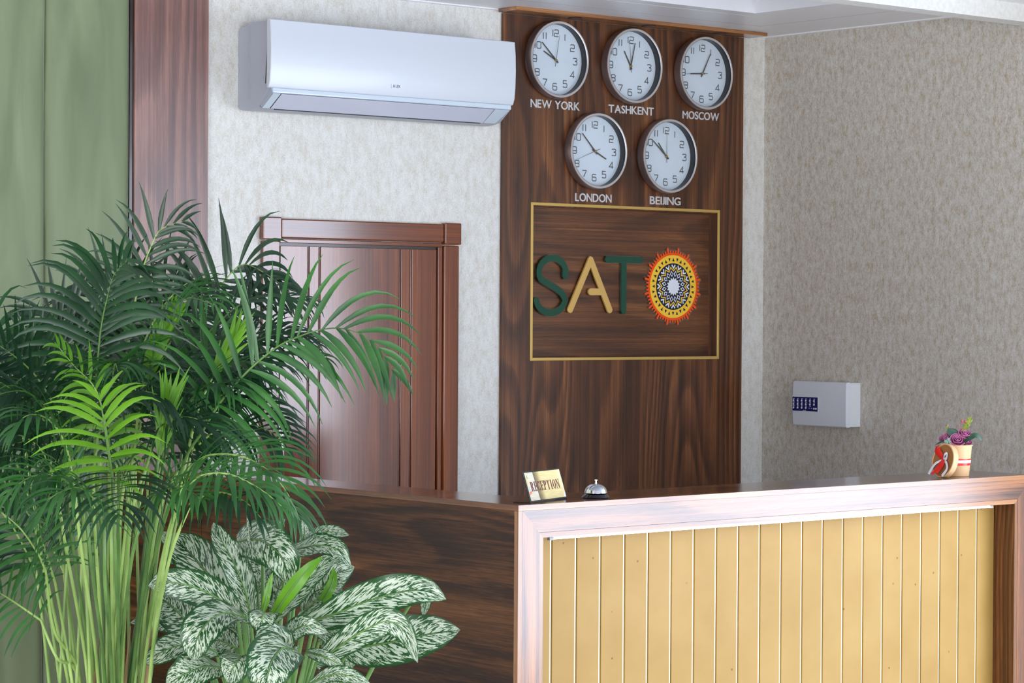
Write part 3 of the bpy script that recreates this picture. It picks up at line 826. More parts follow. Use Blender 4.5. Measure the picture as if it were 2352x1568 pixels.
def slope(x0, x1, off0, off1):
    # plane running from (7.268,2.456) to (7.330,2.409)
    a = Vector((7.268, 2.4555)); b_ = Vector((7.331, 2.4085)); nrm = Vector((-.047, -.063)).normalized()
    return [a+nrm*off0, b_+nrm*off0, b_+nrm*off1, a+nrm*off1]
def slab(x0, x1, o0, o1, sh=0.0):
    q_ = slope(x0, x1, o0, o1); return MB().prism([(v.x, v.y) for v in q_], 0, x0, x1)
ab(slab(AX0+.008, AX1-.012, -.03, .000), 'bottom_cover', M['grey_plastic'])
def quad_slab(x00, x01, x10, x11, o0, o1, name, mat, bevel=.0006):
    a = Vector((7.268, 2.4550)); b_ = Vector((7.331, 2.4090)); nrm = Vector((-.046, -.063)).normalized()
    mb = MB(); P_ = []
    for o_ in (o0, o1):
        for (x, q_) in ((x00, a), (x01, a), (x11, b_), (x10, b_)):
            P_.append((x, q_.x+nrm.x*o_, q_.y+nrm.y*o_))
    mb.add(P_, [(0, 1, 2, 3), (7, 6, 5, 4), (0, 4, 5, 1), (1, 5, 6, 2), (2, 6, 7, 3), (3, 7, 4, 0)])
    return ab(mb, name, mat, bevel=bevel)
quad_slab(5.000, 5.956, 4.997, 5.953, .0005, .0012, 'flap_gap', M['dark_gap'], 0)
quad_slab(5.0025, 5.9535, 5.0, 5.951, .0014, .0032, 'flap', M['flap'])
quad_slab(4.968, 4.9985, 4.966, 4.995, .0005, .0028, 'end_cheek', M['lip'])
quad_slab(5.9575, 6.026, 5.9545, 6.010, .0005, .0028, 'end_cheek', M['lip'])
ab(MB().box((5.02, 7.331, 2.404), (5.94, 7.338, 2.4095)), 'outlet_gap', M['dark_gap'])
ab(MB().prism([(7.4035, 2.44), (7.4035, 2.70), (7.402, 2.70), (7.402, 2.44)], 0, AX0-.0005, AX0+.006), 'side_seam', M['grey_plastic'])
sm = MB().tube([(AX0+.0035, 7.291, 2.705), (AX0+.0035, 7.293, 2.60), (AX0+.0035, 7.302, 2.49)], .0016, 6)
ab(sm, 'side_joint', M['dark_gap'])
bg = ab(MB().box((5.472, 7.2565, 2.502), (5.517, 7.2595, 2.518)), 'badge', M['badge'])
xo = 5.476
for ch in 'AUX':
    me = text_mesh(ch, .0155, .0003, .0003, .95)
    w_ = max(v.co.x for v in me.vertices)
    for v in me.vertices: v.co = Vector((v.co.x+xo-5.5, v.co.y+7.2560-YW, v.co.z+2.5045-2.40))
    o = bpy.data.objects.new('badge_letter', me); finish(o, 'badge_letter', M['badge_ink'], bg); xo += w_+.0018

# ------------------------------------------------------------------ alarm control panel on the right wall
al_ = thing('alarm_panel', (XW, 7.067, 1.25), 'light grey alarm control box with a blue keypad strip on the right wall', 'control box')
def alb(mb, name, mat, par=None, **k):
    mb.v = [(p[0]-XW, p[1]-7.067, p[2]-1.25) for p in mb.v]
    return build(mb, name, mat, par or al_, **k)
alb(MB().box((7.5145, 6.922, 1.2535), (XW, 7.212, 1.4305)), 'base', M['box_side'], bevel=.003)
cv = [(7.513, 6.919), (7.500, 6.920)] + [(7.4925-.0035*math.sin(PI*k/10), 6.922+.291*k/10) for k in range(11)] + [(7.500, 7.215), (7.513, 7.216)]
cov = MB()
lev = [(1.252, .008), (1.256, .002), (1.285, 0.0), (1.400, 0.0), (1.428, .002), (1.432, .008)]
n_ = len(cv)
for z, inset in lev:
    for (x, y) in cv:
        cov.v.append((min(x+inset*(1 if x < 7.512 else 0), 7.513), 7.067+(y-7.067)*(1-inset*.6), z))
for r_ in range(len(lev)-1):
    for i in range(n_):
        j = (i+1) % n_; cov.f.append((r_*n_+i, r_*n_+j, (r_+1)*n_+j, (r_+1)*n_+i))
cov.f.append(tuple(range(n_))[::-1]); cov.f.append(tuple(range((len(lev)-1)*n_, len(lev)*n_)))
alb(cov, 'cover', M['box_grey'], smooth=True, angle=28)
alb(MB().box((7.4880, 7.068, 1.3085), (7.4935, 7.2135, 1.3715)), 'keypad_surround', M['box_side'])
kp = alb(MB().box((7.4868, 7.071, 1.3115), (7.4895, 7.2105, 1.3685)), 'keypad', M['membrane'])
def led_at(y, z, r=.0042):
    mb = MB().lathe([(.0001, 7.4856), (r, 7.4858), (r, 7.4869)], 14, (0, y, z), axis=0)
    return alb(mb, 'indicator_lamp', M['ink_white'], kp)
def frac(u, v): return (7.2105-.1395*u, 1.3685-.057*v)
for r_ in range(3):
    for c_ in range(6):
        if r_ == 2 and c_ >= 4: continue
        y, z = frac(.05+.163*c_, .26+.255*r_); led_at(y, z)
for u in (.865, .945):
    y, z = frac(u, .80); led_at(y, z)
tk = MB()
for r_ in range(3):
    for c_ in range(6):
        if r_ == 2 and c_ >= 5: continue
        y, z = frac(.035+.163*c_, .13+.255*r_)
        for o_ in (0, .0042): tk.box((7.4862, y-.0028-o_, z-.0014), (7.4869, y-o_, z+.0014))
for u in (.66, .75):
    y, z = frac(u, .78); tk.box((7.4862, y-.004, z-.0015), (7.4869, y, z+.0015))
y, z = frac(.42, .945); tk.box((7.4862, y-.018, z-.001), (7.4869, y, z+.001))
alb(tk, 'keypad_marks', M['ink_white'], kp)
for y, z in ((7.206, 1.422), (7.206, 1.262), (6.930, 1.262), (6.930, 1.422)):
    alb(MB().lathe([(.0001, 7.4945), (.0042, 7.4942), (.0042, 7.500)], 14, (0, y, z), axis=0), 'screw', M['black'])

# ------------------------------------------------------------------ reception counter
CA = Vector((4.433, 5.296)); ang = math.radians(1.43)
cd = thing('reception_counter', (CA.x, CA.y, 0), 'walnut reception counter with a brass-slatted front, lit by a strip under its frame', 'reception counter', rz=ang)
# local frame: x along the front, y towards the back wall, origin at the outer left corner
LEN = 2.268; TOP = 1.177; BT = .0155
ct = MB()
ct.prism([(0, 0), (LEN, 0), (LEN, .268), (.215, .268), (.215, 2.14), (.052, 2.14), (.0, .0)], 2, TOP-BT, TOP)
top = build(ct, 'counter_top', M['top_wood'], cd)
e1 = build(MB().box((-.0006, -.0008, TOP-BT), (LEN, .0004, TOP-.0002)), 'edge_band', M['edge_x'], cd)
# return (left) side: outer face runs back slightly off square
ra = math.atan2(.046, 2.14)
rp = [(.0, .0), (.016, .0), (.062, 2.14), (.046, 2.14)]
build(MB().prism([(.0004, .0006), (.018, .0006), (.064, 1.572), (.0342, 1.572)], 2, .0, TOP-BT-.0005), 'side_panel', M['walnut_side'], cd)
build(MB().prism([(.0343, 1.5745), (.064, 1.5745), (.064, 2.15), (.0465, 2.15)], 2, .0, TOP-BT-.0005), 'side_panel', M['walnut_side'], cd)
build(MB().prism([(-.0008, .0), (.0008, .0), (.0468, 2.14), (.0452, 2.14)], 2, TOP-BT, TOP-.0002), 'edge_band', M['edge_dark'], cd)
build(MB().prism([(.16, .25), (.176, .25), (.222, 2.14), (.206, 2.14)], 2, .0, TOP-BT-.0005), 'inner_panel', M['walnut_v'], cd)
# mitred front frame
z1 = TOP-BT-.0005; FW = .0615; xs0 = .0155
F0, F1 = xs0, LEN-.0155; fzt = z1; fzi = z1-FW
build(MB().prism([(F0, fzt), (F0+FW, fzi), (F1-FW, fzi), (F1, fzt)], 1, .0, .016), 'top_rail', M['frame_x'], cd)
build(MB().prism([(F0, fzt), (F0, .06), (F0+FW, .06), (F0+FW, fzi)], 1, .0, .016), 'stile', M['frame_v'], cd)
build(MB().prism([(F1, fzt), (F1-FW, fzi), (F1-FW, .06), (F1, .06)], 1, .0, .016), 'stile', M['frame_v'], cd)
build(MB().box((.0, -.0002, .0), (xs0-.0006, .0165, z1)), 'board_edge', M['edge_v'], cd)
build(MB().box((F1+.0006, -.0002, .0), (LEN, .0165, z1)), 'board_edge', M['edge_v'], cd)
build(MB().box((.03, .03, 0), (LEN-.03, .26, .06)), 'plinth', M['walnut_x'], cd)
# recess lining, 16 mm boards whose edges show inside the frame
I0, I1, IZ = F0+FW+.0008, F1-FW-.0008, fzi-.0008; bt = .0145; RD = .084
build(MB().prism([(I0, IZ), (I0+bt, IZ-bt), (I1-bt, IZ-bt), (I1, IZ)], 1, .0006, .0020), 'recess_edge', M['edge_x'], cd)
build(MB().prism([(I0, IZ), (I0, .06), (I0+bt, .06), (I0+bt, IZ-bt)], 1, .0006, .0020), 'recess_edge', M['edge_v'], cd)
build(MB().prism([(I1, IZ), (I1-bt, IZ-bt), (I1-bt, .06), (I1, .06)], 1, .0006, .0020), 'recess_edge', M['edge_v'], cd)
ln = MB(); ln.box((I0, .0021, IZ-bt), (I1, RD+.02, IZ)); ln.box((I0, .0021, .06), (I0+bt, RD+.02, IZ-bt)); ln.box((I1-bt, .0021, .06), (I1, RD+.02, IZ-bt))
build(ln, 'recess_lining', M['walnut_v'], cd)
build(MB().box((I0, RD+.02, .06), (I1, RD+.03, IZ)), 'backing', M['slat_edge'], cd)
build(MB().box((.02, .236, .0), (LEN-.02, .252, z1)), 'rear_panel', M['walnut_v'], cd)
build(MB().box((LEN-.016, .017, .0), (LEN, .25, z1)), 'end_panel', M['walnut_v'], cd)
# slats: hollow box profiles, narrow shadow gap between
PITCH = .0943; sw = PITCH-.0086
x = I1-bt-.002; k = 0
while x-sw > I0+bt-.06:
    x0 = max(x-sw, I0+bt+.001)
    if x-x0 > .01:
        mb = MB().box((x0, RD, .062), (x, RD+.012, IZ-bt-.001))
        o = build(mb, 'slat', M['slat'], cd, bevel=.0012)
        mb = MB().box((x+.0012, RD+.0035, .062), (x+.0072, RD+.019, IZ-bt-.001))
        if x+.008 < I1-bt: build(mb, 'joint_strip', M['slat_edge'], cd)
    x -= PITCH; k += 1
build(MB().box((I0+bt+.045, .0075, IZ-bt-.0078), (I1-bt-.118, .0165, IZ-bt-.0012)), 'light_strip', M['led'], cd, bevel=.002)
build(MB().box((I0+bt+.030, .0075, IZ-bt-.0095), (I0+bt+.045, .0185, IZ-bt-.0012)), 'strip_end', M['led_cap'], cd)
build(MB().box((I1-bt-.118, .0075, IZ-bt-.0095), (I1-bt-.104, .0185, IZ-bt-.0012)), 'strip_end', M['led_cap'], cd)

# ------------------------------------------------------------------ things on the counter
rs_ = thing('reception_sign', (4.512, 5.338, TOP), 'small tilted gold sign reading RECEPTION, standing beside the bell', 'sign', rz=math.radians(21))
SWD, SH = .215, .090; tilt = math.atan2(.027, .085)
ct_, st_ = math.cos(tilt), math.sin(tilt)
def sgn(mb, name, mat, par=None, **k):
    """built upright facing -y, then leaned back"""
    o = build(mb, name, mat, par or rs_, **k)
    return o
hold = bpy.data.objects.new('sign_plate', None)
bpy.data.objects.remove(hold)
def lean(mb):
    mb.v = [(x, y*ct_+z*st_, z*ct_-y*st_) for x, y, z in mb.v]; return mb
sgn(lean(MB().box((0, 0, .0008), (SWD, .0026, SH))), 'holder', M['glossblack'], bevel=.0006)
foot = MB().prism([(0, .0005), (SWD, .0005), (SWD, .055), (0, .055)], 2, .0002, .0022)
sgn(foot, 'foot', M['foot_acryl'])
cardo = bpy.data.objects.new('card', None); bpy.data.objects.remove(cardo)
card = build(MB().box((.006, -.0012, .006), (SWD-.005, -.0002, SH-.004)), 'card', M['card'], rs_)
card.rotation_euler = (-tilt, 0, 0)
# serif capitals
def serif(ch):
    tk_, th_, sf = .33, .09, .17      # thick stem, thin stroke, serif reach (units of letter width 1, height 2.6)
    H = 2.6
    def R(x0, z0, x1, z1): return [(x0, z0), (x1, z0), (x1, z1), (x0, z1)]
    stem = lambda x: [R(x, 0, x+tk_, H), R(x-sf, 0, x+tk_+sf, th_*1.3), R(x-sf, H-th_*1.3, x+tk_+sf, H)]
    bowl = lambda cx, cz, rx, rz, a0, a1, w_: [[p for p in arc(cx, cz, rx, a0, a1, 14, rz)] + [p for p in arc(cx, cz, rx-w_, a1, a0, 14, rz-th_*1.2)]]
    if ch == 'I': return stem(.3), .86
    if ch == 'T': return stem(.42)+[R(0, H-th_*1.4, 1.1, H), R(0, H-.6, th_, H), R(1.1-th_, H-.6, 1.1, H)], 1.1
    if ch == 'E': return stem(.17)+[R(.2, 0, 1.0, th_*1.4), R(.2, H-th_*1.4, 1.0, H), R(.4, H/2-.06, .8, H/2+.06), R(.93, 0, 1.02, .6), R(.91, H-.6, 1.0, H), R(.72, H/2-.3, .8, H/2+.3)], 1.02
    if ch == 'P': return stem(.17)+bowl(.45, H-.68, .6, .68, -90, 90, tk_), 1.06
    if ch == 'R': return stem(.17)+bowl(.45, H-.64, .58, .64, -90, 90, tk_)+[[(.5, H-1.25), (.76, H-1.25), (1.12, .1), (1.2, .1), (1.2, 0), (.85, 0)]], 1.18
    if ch == 'O': return [arc(.56, H/2, .56, 0, 180, 20, H/2)+arc(.56, H/2, .56-tk_, 180, 0, 20, H/2-th_), arc(.56, H/2, .56, 180, 360, 20, H/2)+arc(.56, H/2, .56-tk_, 360, 180, 20, H/2-th_)], 1.12
    if ch == 'C': return [arc(.56, H/2, .56, 40, 320, 26, H/2)+arc(.56, H/2, .56-tk_, 320, 40, 26, H/2-th_), R(.92, H-.85, 1.0, H-.05), R(.92, .05, 1.0, .75)], 1.04
    if ch == 'N': return [R(.17, 0, .17+th_, H), R(0, 0, .45, th_*1.3), R(0, H-th_*1.3, .3, H), [(.12, H), (.42, H), (1.14, 0), (.98, 0)], R(1.03, 0, 1.03+th_, H), R(.82, H-th_*1.3, 1.3, H)], 1.3
    return [], 1
tw = 0; items = []
for ch in 'RECEPTION':
    ps, wd = serif(ch); items.append((ps, tw)); tw += wd+.13
tw -= .13
X0, X1, Z0, Z1 = .0215, .1905, .0320, .0590
lt = None
for ps, xo in items:
    mb = MB()
    for i, p in enumerate(ps): mb.prism([(X0+(X1-X0)*(a+xo)/tw, Z0+(Z1-Z0)*b_/2.6) for a, b_ in p], 1, -.0017-.00004*i, -.0011)
    o = build(mb, 'letter', M['maroon'], card)
def chip(poly, mat):
    return build(MB().prism(poly, 1, -.0015, -.0011), 'printed_mark', M[mat], card)
chip([(.0125, .073), (.0165, .079), (.016, .067)], 'print_green'); chip([(.007, .066), (.010, .074), (.0105, .05), (.008, .046)], 'print_amber')
chip([(.008, .030), (.028, .035), (.010, .022)], 'print_red'); chip([(.010, .046), (.017, .040), (.015, .033), (.009, .034)], 'print_blue')
chip([(.196, .0065), (.2095, .0065), (.2095, .020), (.203, .016)], 'white')

bl = thing('desk_bell', (4.800, 5.392, TOP), 'chrome call bell on a black base, beside the RECEPTION sign', 'bell')
build(MB().lathe([(.0001, 0), (.0385, 0), (.0395, .002), (.0385, .004), (.0300, .0125), (.0280, .014), (.0001, .014)], 48), 'base', M['glossblack'], bl, smooth=True, angle=30)
pr = [(.0325, .0135), (.0330, .0150), (.0322, .0165)] + [(.0320*math.cos(a), .0170+.0235*math.sin(a)) for a in [math.radians(8+10*i) for i in range(8)]] + [(.0035, .0408), (.0001, .0408)]
build(MB().lathe(pr, 64), 'dome', M['chrome'], bl, smooth=True, angle=60)
build(MB().lathe([(.0001, .0405), (.0034, .0405), (.0034, .0430), (.0022, .0440), (.0022, .0480), (.0046, .0490), (.0046, .0515), (.0030, .0525), (.0001, .0527)], 24), 'plunger', M['chrome'], bl, smooth=True, angle=40)

# flower cup
cu = thing('flower_cup', (6.427, 5.452, TOP), 'round kraft paper cup with red and white ribbon bands, holding mauve roses', 'cup')
build(MB().lathe([(.0001, .0005), (.0440, .0005), (.0450, .002), (.0532, .0990), (.0558, .0992), (.0560, .1025), (.0530, .1030), (.0518, .0990), (.0440, .0100), (.0001, .0100)], 64), 'cup_body', M['kraft'], cu, smooth=True, angle=35)
def band_(z0, z1, mat, off):
    rr_ = lambda z: .0450+.0082*(z-.002)/.097
    build(MB().lathe([(rr_(z0)+.0003, z0), (rr_(z0)+off, z0), (rr_(z1)+off, z1), (rr_(z1)+.0003, z1)], 64), 'ribbon_band', M[mat], cu, smooth=True)
band_(.0360, .0580, 'ribbon_red', .0008); band_(.0440, .0535, 'ribbon_white', .0013)
# the cup's lid leaning against it
import mathutils
ld = thing('cup_lid', (6.316, 5.422, TOP+.0005), 'round kraft paper lid tied with a red and white bow, leaning on the cup', 'lid')
nrm = Vector((-.96, .19, .21)).normalized()      # lid face normal, looking to the left
upv = (Vector((0, 0, 1))-nrm*nrm.z).normalized(); sdv = upv.cross(nrm)
RL = .0560
def L3(u, v_, n_): return sdv*u + upv*(v_+RL) + nrm*n_
def lid_lathe(prof, name, mat, **k):
    mb = MB(); n = 64
    for r, h in prof:
        for q in range(n): mb.v.append(tuple(L3(r*math.cos(2*PI*q/n), r*math.sin(2*PI*q/n), h)))
    for i in range(len(prof)-1):
        for q in range(n): mb.f.append((i*n+q, i*n+(q+1) % n, (i+1)*n+(q+1) % n, (i+1)*n+q))
    return build(mb, name, mat, ld, **k)
lid_lathe([(RL-.001, -.018), (RL, -.018), (RL, -.0005), (RL-.0015, .001), (RL-.0040, .001), (RL-.0045, -.002)], 'rim', M['kraft'], smooth=True, angle=40)
lid_lathe([(RL-.0042, -.0022), (.0001, -.0022)], 'disc', M['kraft_dark'])
def ribbon(pts, wds, name, mat, wdir=None):
    P_ = catmull(pts, 6); n = len(P_); mb = MB()
    for i, p in enumerate(P_):
        t = (P_[min(i+1, n-1)]-P_[max(i-1, 0)]).normalized(); sd = t.cross(Vector((0, 0, 1))).normalized()
        wv = wds[0]+(wds[1]-wds[0])*i/(n-1) if len(wds) == 2 else wds[min(len(wds)-1, int(i/(n-1)*(len(wds)-1)+.5))]
        a, b_ = p+sd*wv/2, p-sd*wv/2; mid = p+Vector((0, 0, wv*.12))
        for q in (a, mid, b_):
            w3 = L3(q.x, q.y, q.z); mb.v.append((w3.x, w3.y, max(w3.z, .0008)))
    for i in range(n-1):
        for j in (0, 1): mb.f.append((i*3+j, i*3+j+1, i*3+3+j+1, i*3+3+j))
    return build(mb, name, mat, ld, smooth=True, angle=180)
knot = (.0, .008)
ribbon([(.004, .006, .004), (-.012, .020, .008), (-.026, .034, .010), (-.020, .032, .006)], (.007, .021, .027, .007), 'red_bow', M['ribbon_red'])
ribbon([(.002, .006, .005), (.006, -.010, .008), (-.004, -.030, .010), (-.022, -.0490, .018)], (.008, .027, .024, .010), 'red_bow', M['ribbon_red'])
ribbon([(.008, .004, .004), (.016, .018, .010), (.024, .022, .008), (.020, .008, .004), (.010, .002, .004)], (.006, .013), 'white_bow', M['ribbon_white'])
ribbon([(.008, .002, .004), (.030, -.008, .008), (.040, -.028, .010), (.026, -.0515, .013)], (.008, .011), 'white_bow', M['ribbon_white'])
ribbon([(.0, .0, .004), (-.020, -.012, .010), (-.034, -.030, .012), (-.040, -.0500, .016)], (.007, .012), 'white_bow', M['ribbon_white'])

# bouquet standing in the cup
bq = thing('flower_bouquet', (6.427, 5.452, TOP+.0102), 'small bouquet of mauve roses, dark leaves and sprigs standing in the paper cup', 'flowers')
VR = Vector((math.cos(PHI), -math.sin(PHI), 0)); VF = Vector((-math.sin(PHI), -math.cos(PHI), 0))  # right / towards the viewer, seen from the hall
def B(r, f_, z): return VR*r + VF*f_ + Vector((0, 0, z))
def frame_of(n):
    n = Vector(n).normalized(); a = n.cross(Vector((0, 0, 1)));
    a = a.normalized() if a.length > .05 else Vector((1, 0, 0)); return a, a.cross(n).normalized()*-1, n
def rose(c, n, R, mat='rose', edge='rose_edge', seed=1):
    rnd = random.Random(seed); a, b_, n = frame_of(n); mb = MB(); me_ = MB()
    c = Vector(c)
    for layer, (rr, hh, cnt, opn) in enumerate(((.20, 1.0, 2, .05), (.42, .96, 3, .16), (.66, .86, 4, .30), (.92, .66, 5, .55))):
        for k in range(cnt):
            th0 = 2*PI*k/cnt+layer*.8+rnd.uniform(-.15, .15); half = PI/cnt*1.35; nu, nv = 8, 5; k0 = len(mb.v); top = []
            for j in range(nv+1):
                v_ = j/nv
                for i in range(nu+1):
                    u = i/nu*2-1; th = th0+u*half
                    rad = R*rr*(.55+.45*v_**.7+opn*v_**2*.5)
                    hgt = R*hh*(v_*1.0)*(1-.22*u*u*v_)
                    p = c + (a*math.cos(th)+b_*math.sin(th))*rad + n*(hgt-R*.45)
                    mb.v.append(tuple(p))
                    if j == nv: top.append(p+n*.0002)
            for j in range(nv):
                for i in range(nu):
                    q = k0+j*(nu+1)+i; mb.f.append((q, q+1, q+nu+2, q+nu+1))
            me_.tube(top, R*.03, 5)
    mb.add([tuple(c+(a*math.cos(q)+b_*math.sin(q))*R*.5-n*R*.45) for q in [2*PI*i/12 for i in range(12)]], [tuple(range(12))])
    mb.tube([c-n*R*.4, Vector((c.x*.4, c.y*.4, .004))], .0018, 6)
    o = build(mb, 'rose', M[mat], bq, smooth=True, angle=180, recalc=False)
    build(me_, 'petal_rims', M[edge], o, smooth=True, recalc=False)
    return o
hz = .092
rose(B(.000, .036, hz+.016), (VF*.75+Vector((0, 0, .65))), .0215, seed=1)
rose(B(.027, .020, hz+.034), (VF*.6+VR*.2+Vector((0, 0, .8))), .0205, seed=2)
rose(B(-.034, .012, hz+.022), (VF*.4-VR*.5+Vector((0, 0, .8))), .0195, seed=3)
rose(B(.033, .016, hz+.012), (VF*.6+VR*.3+Vector((0, 0, .7))), .0160, seed=4)
rose(B(.006, -.012, hz+.040), (VF*.3+Vector((0, 0, .9))), .0130, 'cream', 'cream', seed=5)
def simple_leaf(pts, wd, name, mat, par, n=(0, 0, 1), fold=.2):
    P_ = catmull(pts, 5); m_ = len(P_); mb = MB(); n = Vector(n).normalized()
    for i, p in enumerate(P_):
        u = i/(m_-1); t = (P_[min(i+1, m_-1)]-P_[max(i-1, 0)]).normalized(); sd = t.cross(n).normalized()
        w_ = wd*math.sin(PI*min(1, u**.75*.985+.015))**.8/2
        for q in (-1, 0, 1): mb.v.append(tuple(p+sd*w_*q+n*(abs(q)*w_*fold)))
    for i in range(m_-1):
        for j in (0, 1): mb.f.append((i*3+j, i*3+j+1, i*3+4+j, i*3+3+j))
    return build(mb, name, mat, par, smooth=True, angle=180)
simple_leaf([B(.012, .014, hz+.012), B(-.004, .020, hz+.030), B(-.020, .020, hz+.044), B(-.026, .018, hz+.056)], .030, 'leaf', M['leaf_dark'], bq, VF+Vector((.0, 0, .4)))
simple_leaf([B(.014, .010, hz+.014), B(-.006, .010, hz+.040), B(-.024, .012, hz+.052)], .026, 'leaf', M['leaf_dark'], bq, VF)
simple_leaf([B(.018, .044, hz+.010), B(.034, .048, hz+.020), B(.054, .044, hz+.024)], .018, 'leaf', M['leaf_dark'], bq, VF*.6+Vector((0, 0, .8)))
simple_leaf([B(.034, .030, hz+.020), B(.056, .032, hz+.032), B(.074, .028, hz+.026), B(.084, .024, hz+.013)], .018, 'leaf', M['leaf_dark'], bq, VF*.9+Vector((0, 0, .5)))
simple_leaf([B(-.034, .030, hz+.010), B(-.052, .034, hz+.010), B(-.072, .032, hz+.000)], .008, 'leaf', M['leaf_dark'], bq, Vector((0, 0, 1))+VF)
sc_ = MB(); c0 = B(-.031, .040, hz+.013); rnd = random.Random(5)
for k in range(60):
    dv = Vector((rnd.gauss(0, 1), rnd.gauss(0, 1), rnd.gauss(0, 1))).normalized()
    sc_.tube([c0+dv*.002, c0+dv*.008, c0+dv*.0130], [.0014, .0012, .0002], 4)
build(sc_, 'succulent', M['succulent'], bq, smooth=True)
rnd = random.Random(8)
def sprig(base, tip, nl, sz):
    spg = MB(); ax_ = Vector(tip)-Vector(base); spg.tube([base, tuple((Vector(base)+Vector(tip))/2+VR*.002), tip], .0008, 5)
    for k in range(nl):
        p = Vector(base)+ax_*(.25+.75*k/nl); dv = (ax_.normalized()+VR*rnd.uniform(-1, 1)+VF*rnd.uniform(-.5, .8)).normalized()
        sd = dv.cross(VF).normalized()*sz*.3
        q = len(spg.v); spg.v += [tuple(p), tuple(p+dv*sz*.5+sd), tuple(p+dv*sz), tuple(p+dv*sz*.5-sd)]; spg.f.append((q, q+1, q+2, q+3))
    build(spg, 'sprig', M['sprig'], bq)
sprig(tuple(B(.018, .012, hz+.030)), tuple(B(.044, .008, hz+.088)), 22, .011)
sprig(tuple(B(.014, .012, hz+.030)), tuple(B(.036, .012, hz+.070)), 14, .009)
sprig(tuple(B(.022, .014, hz+.036)), tuple(B(.052, .008, hz+.082)), 10, .012)
sprig(tuple(B(-.024, .012, hz+.030)), tuple(B(-.030, .012, hz+.064)), 8, .009)
for r_, z_, q_ in ((.019, .078, .0045), (.030, .076, .0048), (-.029, .062, .0034), (.009, .064, .0030)):
    c_ = B(r_, .010, hz+z_); mb = MB()
    mb.lathe([(.0001, -q_*1.2), (q_*.8, -q_*.6), (q_, 0), (q_*.75, q_*.7), (q_*.2, q_*1.3)], 12, c_)
    mb.tube([c_-Vector((0, 0, q_)), B(.016, .010, hz+.03)], .0006, 5)
    build(mb, 'bud', M['bud'], bq, smooth=True)

# ------------------------------------------------------------------ potted plants in front of the counter (world coordinates, metres)
PALM_POT = (3.198, 5.392)
CANE_POT = (3.670, 5.389)
